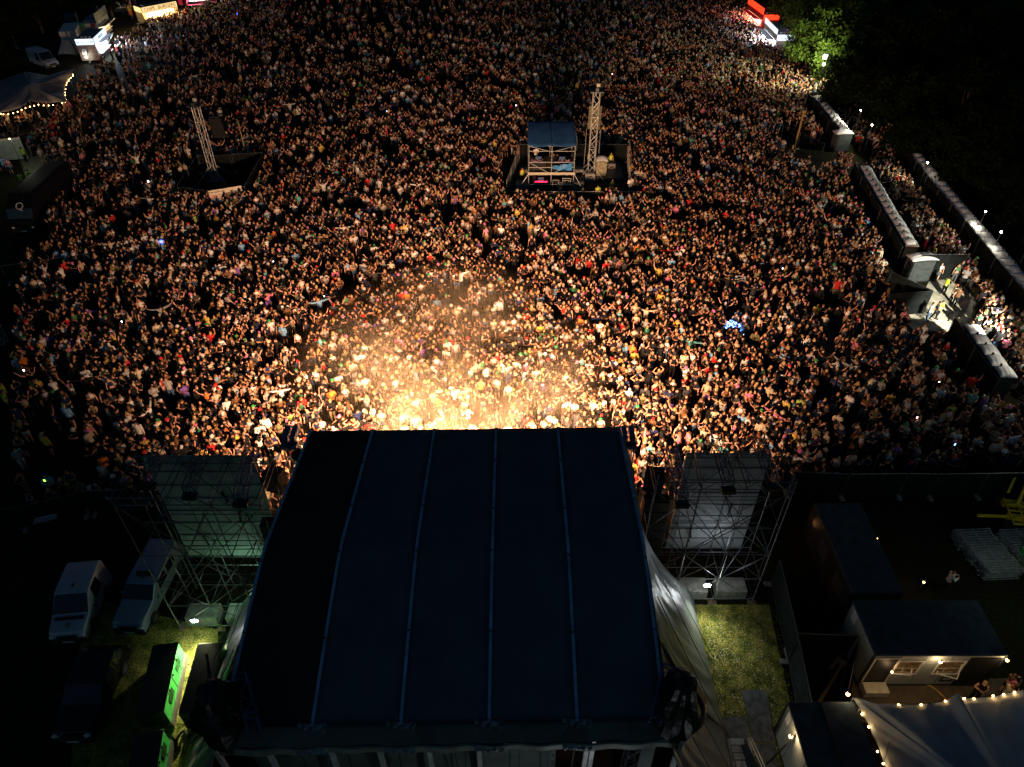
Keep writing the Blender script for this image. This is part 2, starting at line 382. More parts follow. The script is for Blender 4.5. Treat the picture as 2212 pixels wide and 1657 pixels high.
# wrapped bundles on the rear corners
bag_m = mat('wrapped_plastic', (.008, .008, .009), .42, scale=5, var=.5, bump=.7, spec=.35)
def bundle(c, sx, sy, sz, seed, label):
    r = random.Random(seed); mb = MB(); n, m = 22, 16; v = []
    def f(u, w):
        a = 2 * math.pi * u; t = math.pi * (.02 + .96 * w)
        k = 1 + .14 * math.sin(3 * a + seed) * math.sin(t) + .08 * math.sin(7 * a + 5 * w) + .05 * math.sin(11 * a - 9 * w)
        top = 1.25 if w < .15 else 1
        return Vector((c.x + sx * k * math.sin(t) ** .8 * math.cos(a) * (.65 + .35 * w), c.y + sy * k * math.sin(t) ** .8 * math.sin(a), c.z + sz * math.cos(t) * top))
    for j in range(m + 1):
        for i in range(n): v.append(f(i / n, j / m))
    fc = [(j * n + i, (j + 1) * n + i, (j + 1) * n + (i + 1) % n, j * n + (i + 1) % n) for j in range(m) for i in range(n)]
    mb.add(v, fc + [tuple(range(n)), tuple(m * n + i for i in range(n - 1, -1, -1))])
    return solo(mb, 'wrapped_bundle', bag_m, label, 'bundle', 'wrapped hoists on the rear roof corners')
b1 = G(1463, 1538, 11.2); bundle(Vector((b1.x, b1.y + .1, 11.2)), .92, .8, 1.5, 2, 'big black plastic wrapped bundle on the right rear corner of the stage roof')
b2 = G(480, 1548, 11.2); bundle(Vector((b2.x, b2.y, 11.2)), .95, .85, 1.4, 5, 'black plastic wrapped bundle on the left rear corner of the stage roof')
for (x0, y0, x1, y1, w, lb) in ((520, 1460, 552, 1590, .34, 'short blue lattice truss lying by the left rear roof corner'), (1442, 1440, 1415, 1560, .3, 'short blue lattice truss behind the right wrapped bundle')):
    mb = MB(); lattice(mb, G(x0, y0, 11.7), G(x1, y1, 11.5), w, .028, 6, side=(1, .3, 0)); solo(mb, 'roof_truss', 'blue_steel', lb, 'truss')
# small speaker/lamp towers beside the roof's front corners
for px, lb in ((625, 'left'), (1357, 'right')):
    p = G(px, 955, 10.4); r = thing('truss_tower', 'lit lattice tower with lamp heads beside the %s front corner of the stage roof' % lb, 'tower', (p.x, p.y, 0), 0, 'towers at the stage front corners')
    mb = MB(); lattice(mb, (0, 0, 0), (0, 0, 10.2), .5, .035, 20); mb.build('mast', 'alu', r)
    mb = MB()
    for q in (-.17, .17): mb.box((q - .12, -.1, 10.4), (q + .12, .75, 10.75), bev=.04)
    mb.box((-.35, -.25, 10.2), (.35, .05, 10.38)); mb.build('hoist_head', 'blue_steel', r)
    mb = MB(); mb.ell((-.35 if px > 1000 else .35, -.3, 9.9), (.3, .35, .3)); mb.build('lamp_cover', 'black', r, smooth=True)

# ------------------------------------------------------------------ scaffold wings with screens
def wing(name_side, xs, yr, yf, topz, scr, base_side, beams, flood, flood_pow, flood_col):
    r = thing('scaffold_wing', 'tall grey tube scaffold tower standing on the %s of the stage' % name_side, 'scaffold', (sum(xs) / len(xs), (yr + yf) / 2, 0), 0, 'scaffold wings beside the stage')
    L = [.35, 2.1, 4.1, 6.1, topz - .45, topz]
    P = lambda a, b, rr=.024, m='dark_steel', nm='tube': MB().tube(a, b, rr, 5).build(nm, m, r, True)
    ym = (yr + yf) / 2
    for x in xs:
        for y in (yr, yf): P((x, y, .02), (x, y, topz), .026, 'scaffold_tube', 'standard')
        P((x + .35, ym, .02), (x + .35, ym, topz - .5), .022, 'dark_steel', 'standard')
    for k, z in enumerate(L):
        for y in (yr, yf):
            P((xs[0], y, z), (xs[-1], y, z), .024, 'scaffold_tube' if z < 3 else 'dark_steel', 'ledger')  # shade put into the steel: upper tubes darker, low ones paler as floodlit
        for x in xs: P((x, yr, z), (x, yf, z), .024, 'dark_steel', 'transom')
        if 1 < z < topz - 1: P((xs[0], ym, z + .9), (xs[-1], ym, z + .9), .02, 'dark_steel', 'ledger')
    for i in range(len(xs) - 1):
        for k in range(4):
            a, b = (xs[i], xs[i + 1]) if (i + k) % 2 == base_side else (xs[i + 1], xs[i])
            P((a, yr, L[k]), (b, yr, L[k + 1]), .022, 'scaffold_tube' if k == 0 else 'dark_steel', 'brace')  # lowest braces take the paler steel, as if lit from below
            if k > 1: P((b, yf, L[k]), (a, yf, L[k + 1]), .022, 'dark_steel', 'brace')
    for y in (yr, yf):
        mb = MB(); n = 14
        for i in range(n):
            x0 = xs[0] + (xs[-1] - xs[0]) * i / n; x1 = xs[0] + (xs[-1] - xs[0]) * (i + 1) / n
            z0, z1 = (topz - .45, topz) if i % 2 else (topz, topz - .45); mb.tube((x0, y, z0), (x1, y, z1), .02, 4)
        mb.build('lattice_web', 'dark_steel', r, True)
    for x in xs:   # couplers and foot plates
        mb = MB()
        for z in L:
            for y in (yr, yf): mb.ell((x, y, z), (.06, .06, .06), 6, 4)
        for z in (1.0, 2.9, 3.3, 5.2, 7.2):
            mb.ell((x + .05, yr, z), (.05, .05, .04), 6, 4)
        mb.build('coupler', 'dark_steel', r, True)
        mb = MB(); mb.box((x - .22, yr - .12, 0), (x + .22, yr + .12, .05)); mb.build('foot_board', 'wood', r, True)
    for i in range(len(xs) - 1):
        P((xs[i], yr, L[1]), (xs[i + 1], yf, L[2])); P((xs[i + 1], yr, L[2]), (xs[i], yf, L[3])); P((xs[i], ym, L[0]), (xs[i + 1], ym, L[1]))
    # raking braces
    P((xs[0], yr - .02, topz - .5), (xs[-1], yr - .02, 2.1)); P((xs[-1], yr - .04, topz - .5), (xs[0], yr - .04, 2.1))
    ob = []
    for (xa, ya, xb, yb, col) in beams:
        a = G(xa, ya, topz + .3); b = G(xb, yb, topz + .3)
        mb = MB(); lattice(mb, a, b, .42, .028, 8, side=(1, 0, 0))
        t = mb.build('cantilever_truss', col, r, True)
        mb = MB(); mb.box((b.x - .3, b.y - .2, topz - .1), (b.x + .3, b.y + .15, topz + .08)); mb.build('beam_clamp', 'black', r, True)
    sx0, sx1, sz0, sz1, sy, scol = scr
    s = thing('video_screen', 'pale grey back of the tall video screen hung in the %s scaffold' % name_side, 'video screen', ((sx0 + sx1) / 2, sy, sz0), 0, 'video screens beside the stage')
    W_ = sx1 - sx0; hh = sz1 - sz0; mb = MB(); mb.box((-W_ / 2, 0, 0), (W_ / 2, .14, hh)); mb.build('screen_back', scol, s)
    mb = MB()
    for k in range(1, 8): mb.box((-W_ / 2, -.035, hh * k / 8 - .025), (W_ / 2, -.003, hh * k / 8 + .025))
    mb.build('panel_joint', 'dark_steel', s)
    mb = MB(); mb.box((-W_ / 2 - .04, .0, -.1), (W_ / 2 + .04, .16, -.003)); mb.build('bottom_rail', 'black', s)
    for fx, fy, dx in ((-W_ / 4, .25, .3), (W_ / 5, .5, -.2), (W_ / 9, .7, .25)):
        mb = MB(); mb.tube((fx, -.1, hh * fy), (fx + dx * .4, -.14, hh * fy - .7), .05, 5); mb.build('cable', 'black', s)
    # ballast blocks at the foot and the flood lamp
    for i in range(len(xs) - 1):
        mb = MB(); x = (xs[i] + xs[i + 1]) / 2
        mb.box((x - .8, yr + .25, 0), (x + .8, yr + 1.15, .62), bev=.04)
        o = solo(mb, 'ballast_block', mat('ballast_concrete', (.33, .34, .31), .8, bump=.3), 'concrete ballast block %s at the foot of the %s scaffold' % (('nearest the skirt', 'in the middle', 'on the outer side')[i if base_side else 2 - i], name_side), 'ballast block', 'ballast blocks under the scaffold wings')
    fl = thing('flood_lamp', 'lit white flood lamp clipped low on the %s scaffold' % name_side, 'flood lamp', flood, 0, 'flood lamps on the scaffold wings')
    mb = MB(); mb.box((-.2, .02, -.12), (.2, .1, .12), bev=.02); mb.build('housing', 'dark_steel', fl)
    mb = MB(); mb.ell((0, 0, 0), (.19, .05, .1), 10, 6); mb.build('lens', 'flood_face', fl)
    lamp('flood_light', 'SPOT', Vector(flood) + Vector((0, -.15, 0)), flood_pow, flood_col, None, .09, aim=Vector(flood) + Vector((-.5 if flood[0] > 0 else .1, -4.2, -1.7 if flood[0] > 0 else -1.9)), angle=125 if flood[0] > 0 else 140, blend=.8)
    lamp('flood_spill', 'POINT', Vector(flood) + Vector((0, -.25, .05)), flood_pow * .05, flood_col, None, .09)
    return r
pr = G(1520, 1257, 1.7)
wing('right', [6.35, 8.42, 10.49, 12.56], 21.45, 23.4, 9.3, (8.15, 12.1, 1.9, 8.95, 23.5, mat('screen_back_grey', (.34, .35, .36), .7, scale=1, var=.15)), 1,
     [(1449, 962, 1474, 1078, 'blue_steel'), (1544, 940, 1575, 1048, 'dark_steel'), (1636, 940, 1668, 1042, 'dark_steel')], (9.9, 21.3, 1.75), 400, (.95, 1, .86))
wing('left', [-16.8, -14.75, -12.7, -10.6], 19.9, 22.3, 10.05, (-16.5, -11.6, 2.6, 9.85, 22.45, mat('screen_back_green', (.30, .34, .31), .7, scale=1, var=.15)), 0,
     [(350, 962, 315, 1038, 'dark_steel'), (442, 962, 406, 1060, 'dark_steel'), (543, 966, 517, 1076, 'blue_steel')], (-15.75, 19.7, 1.1), 110, (1, 1, .70))
lamp('screen_fill', 'POINT', (-13.6, 21.2, 2.2), 48, (.5, 1, .66), None, .4)  # added fill lights brightening the screen backs, which do not glow
lamp('screen_fill', 'POINT', (10.4, 22.3, 3.5), 30, (.8, .9, 1), None, .4)
# printed gauze and black speaker stacks between screens and stage
gz = mat('printed_gauze', (.16, .07, .13), .8, scale=1.2, var=.7, col2=(.35, .12, .05, 1))
n = gz.node_tree.nodes; l = gz.node_tree.links; tr = n.new("ShaderNodeBsdfTransparent"); ms = n.new("ShaderNodeMixShader")
ms.inputs[0].default_value = .55; l.new(tr.outputs[0], ms.inputs[1]); l.new(n["Principled BSDF"].outputs[0], ms.inputs[2]); l.new(ms.outputs[0], n["Material Output"].inputs[0])
for a, b, lb in ((5.0, 8.0, 'right'), (-12.0, -9.2, 'left')):
    mb = MB(); mb.sheet(lambda u, v: (a + (b - a) * u, (23.5 if a > 0 else 22.5) + .05 * math.sin(u * 9), 8.9 - 6.5 * v), 8, 8, .01)
    solo(mb, 'banner', gz, 'see-through purple printed gauze hanging between the %s screen and the stage' % lb, 'banner', 'gauze banners beside the stage')
    x0 = 6.3 if a > 0 else -11.6; y0 = 22.6 if a > 0 else 21.2
    s = thing('speaker_stack', 'tall black speaker stack inside the %s scaffold beside the stage' % lb, 'speakers', (x0 + .6, y0, 0), 0, 'speaker stacks beside the stage')
    for k in range(10):
        mb = MB(); mb.box((-.62, -.38 + .02 * k, .05 + k * .68), (.62, .38, .05 + k * .68 + .65), bev=.03); mb.build('speaker_box', 'black', s)
    mb = MB(); mb.box((-.75, -.6, 0), (.75, .6, .045)); mb.build('base_board', 'black', s)
    mb = MB(); mb.prism([(x0 - .1, 22.9), (x0 + .75, 22.6), (x0 + .9, 23.3), (x0 + .1, 23.4)], 7.1, 8.3)
    solo(mb, 'speaker', 'black', 'single black angled speaker high in the %s scaffold' % lb, 'speaker')
# ------------------------------------------------------------------ people
def arm(sgn, ed, wd):
    s = Vector((sgn * .185, 0, 1.42)); e = s + Vector(ed).normalized() * .28; w = e + Vector(wd).normalized() * .25
    h = w + (w - e).normalized() * .09; return s, e, w, h
D_ = (0, 0, -1)
POSES = {  # arms (right is +x): elbow dir, wrist dir   (person faces -y)
 'arms down': ((.25, 0, -1), (.1, -.15, -1), (-.25, 0, -1), (-.1, -.15, -1)),
 'one arm raised': ((.5, -.3, .8), (.1, -.2, 1), (-.25, 0, -1), (-.05, -.3, -1)),
 'both arms raised': ((.8, -.2, .7), (.5, -.1, 1), (-.8, -.2, .7), (-.5, -.1, 1)),
 'holding up phone': ((.5, -.9, -.1), (-.35, -.5, .8), (-.5, -.9, -.1), (.35, -.5, .8)),
 'arms folded': ((.35, -.2, -1), (-.9, -.6, .1), (-.35, -.2, -1), (.9, -.6, .15)),
 'arms spread wide': ((1, -.2, .15), (1, -.3, .35), (-1, -.2, .15), (-1, -.3, .35)),
 'hands overhead': ((.8, -.1, .7), (-.7, -.1, .7), (-.8, -.1, .7), (.7, -.1, .7)),
 'hand on hip': ((.8, .2, -.8), (-.8, -.2, -.5), (-.3, -.4, -1), (.3, -.9, .3)),
 'hands clasped': ((.3, -.5, -1), (-.55, -.9, .35), (-.3, -.5, -1), (.55, -.9, .35)),
 'walking': ((.2, .4, -1), (.05, .1, -1), (-.2, -.5, -1), (-.05, -.8, -.7)),
}
def remesh(me, vox, ratio):
    o = bpy.data.objects.new('tmp', me); S.collection.objects.link(o)
    m = o.modifiers.new('r', 'REMESH'); m.mode = 'VOXEL'; m.voxel_size = vox; m.use_smooth_shade = True
    d = o.modifiers.new('d', 'DECIMATE'); d.ratio = ratio
    bpy.context.view_layer.update()
    out = bpy.data.meshes.new_from_object(o.evaluated_get(bpy.context.evaluated_depsgraph_get()))
    bpy.data.objects.remove(o); bpy.data.meshes.remove(me); return out
def make_person(pose, garment, bottom, hair, seed):
    r = random.Random(seed); a = POSES[pose]; arms = [arm(1, a[0], a[1]), arm(-1, a[2], a[3])]
    wid = .93 if hair == 'long' else 1.05; st = .22 if pose == 'walking' else r.uniform(-.06, .08); tw = r.uniform(-.05, .05)
    legs = []
    for sg, dy in ((1, -st), (-1, st)):
        legs.append((Vector((sg * .095, 0, .93)), Vector((sg * .11, dy * .5 - .03, .50)), Vector((sg * .12, dy, .09))))
    hd = Vector((tw, -.03, 1.60))
    b = MB()
    b.loft([(0, 0, .82), (0, 0, .92), (0, 0, 1.05), (0, 0, 1.2), (0, 0, 1.34), (0, .01, 1.44), (0, .005, 1.49), (tw * .5, -.01, 1.54)],
           [(.13, .10), (.165 * wid, .115), (.125 * wid, .095), (.155 * wid, .11), (.18 * wid, .115), (.13, .08), (.058, .058), (.055, .055)], 10)
    b.ell(hd, (.078, .098, .118), 10, 8); b.ell(hd + Vector((0, -.098, -.012)), (.02, .03, .03), 6, 4); b.ell(hd + Vector((0, -.06, -.085)), (.04, .045, .04), 6, 4)
    for sg in (1, -1): b.ell(hd + Vector((sg * .082, 0, 0)), (.018, .03, .035), 6, 4)
    for s, e, w, h in arms:
        b.loft([s - Vector((s.x * .4, 0, .02)), s, s.lerp(e, .5), e, e.lerp(w, .4), w], [.06, .058, .05, .04, .043, .03], 8)
        b.loft([w, h], [(.036, .022), (.042, .02)], 6)
    for hp, k, an in legs:
        b.loft([hp + Vector((0, 0, .04)), hp - Vector((0, 0, .08)), k, k.lerp(an, .35), an, an - Vector((0, 0, .05))], [.09, .088, .058, .06, .038, .04], 8)
        b.loft([an + Vector((0, .05, -.05)), an + Vector((0, -.07, -.055)), an + Vector((0, -.17, -.065))], [(.04, .035), (.045, .032), (.035, .02)], 8)
    body = remesh(b.mesh('body'), .026, .20)
    f = MB()   # fingers and thumbs, unequal and slightly bent
    for s, e, w, h in arms:
        d = (h - w).normalized(); u = d.orthogonal().normalized(); q = d.cross(u)
        for i, ln in enumerate((.065, .078, .072, .055)):
            p = h + u * (-.03 + .02 * i); m2 = p + d * ln * .55 + q * .01; f.loft([p - d * .02, m2, m2 + d * ln * .45 + q * .025], [.010, .009, .006], 4)
        p = w.lerp(h, .35) + u * -.035; f.loft([p, p - u * .03 + d * .03, p - u * .035 + d * .065], [.012, .011, .007], 4)
    shoes = MB()
    for hp, k, an in legs: shoes.loft([an + Vector((0, .07, -.05)), an + Vector((0, -.06, -.05)), an + Vector((0, -.20, -.06))], [(.05, .045), (.053, .042), (.042, .028)], 8)
    bm = bmesh.new(); bm.from_mesh(body); fm = f.mesh('f'); bm.from_mesh(fm); n0 = len(bm.faces); sm = shoes.mesh('s'); bm.from_mesh(sm)
    bm.faces.ensure_lookup_table()
    for i in range(n0, len(bm.faces)): bm.faces[i].material_index = 1
    bm.to_mesh(body); bm.free()
    # clothing
    t = MB(); lo = {'crop': 1.16, 'vest': .93, 'dress': .62}.get(garment, .86); ex = .035 if garment in ('jacket', 'hoodie') else .018
    pts = [(0, 0, lo)]; rd = [((.20 + ex if garment == 'dress' else .172 * wid + ex), (.16 if garment == 'dress' else .118) + ex)]
    for z, rx, ry in ((.94, .168, .117), (1.05, .135, .10), (1.2, .158, .112), (1.34, .182, .117), (1.43, .135, .088), (1.475, .075, .068)):
        if z > lo + .03: pts.append((0, 0, z)); rd.append((rx * wid + ex, ry + ex))
    t.loft(pts, rd, 12)
    if garment != 'vest' and garment != 'crop' or garment == 'dress' and r.random() < .5:
        for s, e, w, h in arms:
            if garment in ('jacket', 'hoodie', 'shirt'): t.loft([s - Vector((s.x * .4, 0, .0)), s, e, w], [.075 + ex * .5, .072 + ex * .5, .055 + ex * .4, .045 + ex * .3], 8)
            else: t.loft([s - Vector((s.x * .4, 0, 0)), s, s.lerp(e, .62)], [.072, .072, .064], 8)
    if garment == 'hoodie': t.ell((0, .08, 1.46), (.11, .07, .06), 8, 5)
    bo = MB()
    bo.loft([(0, 0, .80), (0, 0, .88), (0, 0, .97)], [(.15, .11), (.182 * wid, .13), (.15 * wid, .11)], 10)
    for hp, k, an in legs:
        if bottom == 'trousers': bo.loft([hp, hp - Vector((0, 0, .1)), k, an + Vector((0, 0, .02))], [.095, .1, .075, .06], 8)
        elif bottom == 'shorts': bo.loft([hp, hp - Vector((0, 0, .1)), hp.lerp(k, .75)], [.095, .102, .092], 8)
    if bottom == 'skirt': bo.loft([(0, 0, .58), (0, 0, .95)], [(.22, .18), (.15, .11)], 12)
    # hair or hat
    hr = MB()
    if hair in ('long', 'short', 'tied'):
        hr.loft([hd + Vector((0, .02, -.05 if hair == 'short' else -.06)), hd + Vector((0, .018, .02)), hd + Vector((0, .01, .08)), hd + Vector((0, .0, .125))],
                [(.082, .095), (.092, .105), (.078, .092), (.03, .04)], 10)
    if hair == 'long':
        hr.loft([hd + Vector((0, .03, .06)), hd + Vector((0, .065, -.06)), (tw, .10, 1.42), (tw, .12, 1.24 + r.uniform(-.05, .1))], [(.085, .07), (.105, .06), (.12, .05), (.07, .03)], 10)
    if hair == 'tied': hr.loft([hd + Vector((0, .09, .05)), hd + Vector((0, .16, -.02)), hd + Vector((0, .14, -.18))], [.03, .04, .02], 6)
    if hair == 'cap': hr.ell(hd + Vector((0, .0, .05)), (.092, .108, .09), 10, 6); hr.loft([hd + Vector((0, -.07, .05)), hd + Vector((0, -.19, .035))], [(.075, .012), (.055, .008)], 8)
    if hair == 'bucket hat': hr.loft([hd + Vector((0, 0, .025)), hd + Vector((0, 0, .06)), hd + Vector((0, 0, .15))], [(.155, .16), (.098, .11), (.08, .09)], 12)
    nm = {'t-shirt': 't_shirt'}.get(garment, garment)
    res = [(('person'), body), (nm, t.mesh(nm, None, True)), (bottom, bo.mesh(bottom, None, True)), (('hat' if hair in ('cap', 'bucket hat') else 'hair'), hr.mesh('hair', None, True))]
    return dict(pose=pose, garment=garment, bottom=bottom, hair=hair, parts=res)
PN = list(POSES)
SPEC = [('arms down', 't-shirt', 'trousers', 'short'), ('arms down', 'crop', 'skirt', 'long'), ('arms down', 'jacket', 'trousers', 'short'),
 ('one arm raised', 't-shirt', 'shorts', 'short'), ('one arm raised', 'vest', 'shorts', 'long'), ('both arms raised', 't-shirt', 'trousers', 'cap'),
 ('both arms raised', 'crop', 'shorts', 'long'), ('holding up phone', 'hoodie', 'trousers', 'short'), ('holding up phone', 'dress', 'skirt', 'long'),
 ('arms folded', 't-shirt', 'trousers', 'short'), ('arms folded', 'vest', 'trousers', 'tied'), ('arms folded', 'jacket', 'shorts', 'long'),
 ('arms spread wide', 'shirt', 'trousers', 'short'), ('hands overhead', 'crop', 'skirt', 'tied'), ('hand on hip', 'dress', 'skirt', 'long'),
 ('hand on hip', 't-shirt', 'shorts', 'cap'), ('hands clasped', 't-shirt', 'trousers', 'bucket hat'), ('hands clasped', 'shirt', 'trousers', 'short'),
 ('hands clasped', 'vest', 'shorts', 'long'), ('walking', 't-shirt', 'trousers', 'short'), ('walking', 'hoodie', 'shorts', 'long'), ('arms down', 'shirt', 'shorts', 'cap')]
SPEC += [('arms down', 'crop', 'trousers', 'long'), ('hands clasped', 'crop', 'skirt', 'long'), ('arms folded', 'vest', 'shorts', 'long'), ('hands clasped', 't-shirt', 'trousers', 'short')]
CALM = (0, 1, 2, 9, 10, 11, 16, 17, 18, 21, 22, 23, 24, 25, 22, 23, 24, 9, 0)
PROTO = [make_person(*s, i * 7 + 3) for i, s in enumerate(SPEC)]
TOPS = {'black': (.012, .012, .014), 'dark grey': (.05, .05, .055), 'white': (.80, .78, .74), 'cream': (.66, .56, .40), 'red': (.62, .03, .03), 'navy': (.02, .03, .09),
 'light blue': (.22, .45, .70), 'green': (.05, .20, .08), 'lime': (.35, .55, .12), 'yellow': (.75, .52, .10), 'pink': (.80, .22, .36), 'orange': (.85, .22, .04),
 'turquoise': (.14, .42, .42), 'purple': (.22, .10, .42), 'brown': (.16, .08, .04), 'pale grey': (.38, .38, .38), 'khaki': (.20, .18, .09)}
TW = [56, 10, 14, 9, 2.4, 5, 2, .9, .35, .9, 2, .9, .8, .7, 8, 5, 4]
BOTS = {'black': (.012, .012, .014), 'blue': (.06, .11, .22), 'white': (.6, .58, .54), 'grey': (.12, .12, .12), 'tan': (.34, .24, .13)}
BW = [50, 24, 7, 10, 9]
HAIRS = {'blond': (.48, .30, .12), 'brown': (.09, .045, .02), 'dark': (.015, .011, .009), 'ginger': (.30, .10, .03), 'light brown': (.20, .11, .05)}
HW = [30, 30, 20, 5, 15]
HATS = {'white': (.75, .74, .7), 'black': (.015, .015, .015), 'red': (.55, .03, .03), 'pink': (.75, .2, .4), 'green': (.05, .3, .1), 'beige': (.5, .42, .28)}
SKINS = [(.62, .31, .20), (.70, .38, .27), (.55, .26, .16), (.38, .18, .10), (.20, .10, .06)]; SW = [40, 30, 18, 7, 5]
def pm(kind, name, col, rough=.85): return M(kind + ' ' + name, col, rough, var=.18, scale=14, spec=.15)
def cloth_mats(rn=rnd):
    return rn.choices(list(TOPS), TW)[0], rn.choices(list(BOTS), BW)[0], rn.choices(list(HAIRS), HW)[0], rn.choice(list(HATS)), rn.choices(range(5), SW)[0]
PEOPLE_N = 0
def put_person(pi, loc, rz, top, bot, hair, skin, label, group=None, scale=1.0, topmat=None, name='person'):
    pr = PROTO[pi]; hat = pr['hair'] in ('cap', 'bucket hat')
    sk = pm('skin', str(skin), SKINS[skin], .55)
    root = bpy.data.objects.new(name, pr['parts'][0][1]); S.collection.objects.link(root)
    root.location = loc; root.rotation_euler = (0, 0, rz); root.scale = (scale,) * 3
    tag(root, label, 'person', group)
    def setm(o, ms):
        while len(o.data.materials) < len(ms): o.data.materials.append(None)
        for i, m in enumerate(ms): o.material_slots[i].link = 'OBJECT'; o.material_slots[i].material = m
    setm(root, [sk, pm('shoe', 'black', (.03, .03, .03))])
    cols = [topmat or pm('top', top, TOPS[top]), pm('bottom', bot, BOTS[bot]), pm('hat', hair, HATS[hair]) if hat else pm('hair', hair, HAIRS[hair], .5)]
    for (nm, me), m in zip(pr['parts'][1:], cols):
        o = bpy.data.objects.new(nm, me); S.collection.objects.link(o); o.parent = root; setm(o, [m])
    return root
def vest_on(root, col='hivis'):
    mb = MB(); mb.loft([(0, 0, .90), (0, 0, 1.05), (0, 0, 1.2), (0, 0, 1.34), (0, 0, 1.44)], [(.215, .165), (.195, .15), (.21, .155), (.225, .16), (.16, .12)], 12)
    v = mb.build('hi_vis_vest', col, root, smooth=True)
    mb = MB(); mb.loft([(0, 0, 1.0), (0, 0, 1.05)], [(.208, .162), (.203, .156)], 12)
    mb.build('reflective_band', 'reflective', v)
# ---- where the crowd stands
def inpoly(x, y, P):
    c = False; n = len(P)
    for i in range(n):
        x0, y0 = P[i]; x1, y1 = P[i - 1]
        if (y0 > y) != (y1 > y) and x < (x1 - x0) * (y - y0) / (y1 - y0) + x0: c = not c
    return c
CROWD = [(-40, 262), (150, 240), (178, 205), (215, 150), (262, 100), (330, 60), (420, 32), (520, 14), (560, -30), (1590, -30), (1630, 85), (1700, 122), (1770, 180), (1840, 215), (1885, 262),
 (1960, 352), (2060, 470), (2180, 600), (2260, 660), (2260, 1020), (1700, 1062), (1560, 1100), (200, 1100), (60, 1130), (-40, 1140)]
HOLES = [[(1098, 345), (1356, 345), (1358, 440), (1085, 446)], [(424, 365), (582, 362), (552, 448), (370, 448)], [(-60, 385), (96, 400), (118, 470), (118, 560), (-60, 560)],
 [(1950, 640), (2040, 600), (2100, 640), (2112, 690), (2080, 738), (1960, 738), (1935, 690)], [(1740, 318), (1790, 300), (1900, 360), (1850, 385)], [(1640, 300), (1720, 285), (1812, 372), (1760, 385)],
 [(-60, 560), (60, 560), (40, 900), (60, 1140), (-60, 1140)], [(1895, 585), (1965, 575), (2040, 640), (1960, 655), (1915, 640)], [(0, 320), (60, 320), (150, 430), (0, 430)]]
LOOROWS = [  # roof line endpoints (px at h 2.3), label, extra big end unit
 ((1764, 206), (1822, 276), 'row under the floodlit tree'), ((1873, 198), (1908, 246), 'short row behind the trees'),
 ((1866, 357), (1968, 527), 'long row beside the black fence'), ((1976, 330), (2240, 640), 'long row along the far right fence'), ((2094, 696), (2176, 808), 'six unit row by the concrete gap')]
SEG = []
for a, b, _ in LOOROWS: SEG.append((G(*a, 2.3), G(*b, 2.3), 1.9))
def segdist(p, a, b):
    ab = (b - a).to_2d(); t = max(0, min(1, (p - a).to_2d().dot(ab) / ab.length_squared)); return ((p - a).to_2d() - ab * t).length
def nz(x, y):
    return (math.sin(x * .55 + 1.3 * math.sin(y * .31)) + math.sin(y * .47 + 1.7 * math.sin(x * .23 + 2)) + math.sin((x + y) * .9 + 3 * math.sin((x - y) * .11))) / 3
pts = []; cr = random.Random(11); row = 0; d = 26.0
while d < 158:
    sp = .56; row += 1; x = -105 + (row % 2) * sp / 2
    while x < 100:
        px_, py_ = x + cr.uniform(-.2, .2), d + cr.uniform(-.2, .2)
        u, v = PX((px_, py_, 0)); x += sp
        if u < -40 or u > 2250 or v < -14 or not inpoly(u, v, CROWD): continue
        w = nz(px_, py_); sr = max(0, min(1, (u - 950) / 600))
        dn = max(0, min(1, (v - 60) / 740)); dn = .07 + .22 * sr * (1 - dn) + .20 * dn * (1 - dn) + .53 * dn ** 1.05
        e = abs(u - 1000) / 1100; dn -= .12 * e * e * (u < 1000)
        if v > 820: dn += .05
        if u > 1750 and v > 640: dn = .36
        if u < 330 and v > 560: dn = .22 + .22 * (u / 330)
        if u < 200 and v > 830: dn = .18
        if u > 1500 and v < 330: dn = .44
        if u > 1880 and 250 < v < 1000 and u > 1880 + (v - 380) * .4: dn = .80
        if v < 130 and u < 620: dn = max(dn, .24)
        dn *= 1 + (.75 if v < 560 else .45) * w + (.9 * nz(px_ * 3.1 + 5, py_ * 3.1) if v < 600 else 0)
        if cr.random() > dn: continue
        if any(inpoly(u, v, h) for h in HOLES): continue
        P = Vector((px_, py_, 0))
        if any(segdist(P, a, b) < rr for a, b, rr in SEG): continue
        pts.append((px_, py_, u, v))
    d += sp * .866
# special people first, with their own clothes; the crowd keeps clear of them
SPECIAL = []
def special(px, py, h0, pi, rz, top, bot, hair, skin, label, vest=None, group=None, sc=1.0):
    p = G(px, py, h0); SPECIAL.append(p); o = put_person(pi, p, rz, top, bot, hair, skin, label, group, sc)
    if vest: vest_on(o, vest)
    return o
HV = 'stewards in high visibility clothing'
special(681, 497, 0, 12, .1, 'white', 'black', 'brown', 0, 'person in white shirt with both arms flung wide, left of centre')
special(200 + 390, 392, 0, 9, 2.6, 'black', 'black', 'dark', 0, 'steward in black with yellow vest standing inside the left tower enclosure', 'orange_vest', HV)
for i, x in enumerate((512, 522, 533, 545)):
    special(x, 232, 0, 0, 0, 'black', 'black', 'dark', 0, 'steward in yellow vest, %s of the line of four behind the left tower' % ('leftmost', 'second', 'third', 'rightmost')[i], 'hivis', HV)
special(1317, 362, .55, 0, .1, 'black', 'black', 'dark', 0, 'steward in yellow vest standing on the platform right of the mixing tower', 'hivis', HV)
special(1270, 360, .55, 9, 1.2, 'red', 'black', 'dark', 0, 'steward in yellow vest half hidden behind the right lattice tower', 'hivis', HV)
special(1119, 348, .0, 9, 1.6, 'red', 'black', 'brown', 0, 'steward in red with yellow vest at the back left corner of the mixing enclosure', 'orange_vest', HV)
special(1127, 395, .0, 0, .6, 'red', 'black', 'dark', 0, 'person in red jacket beside the left posts of the mixing tower', 'hivis', HV)
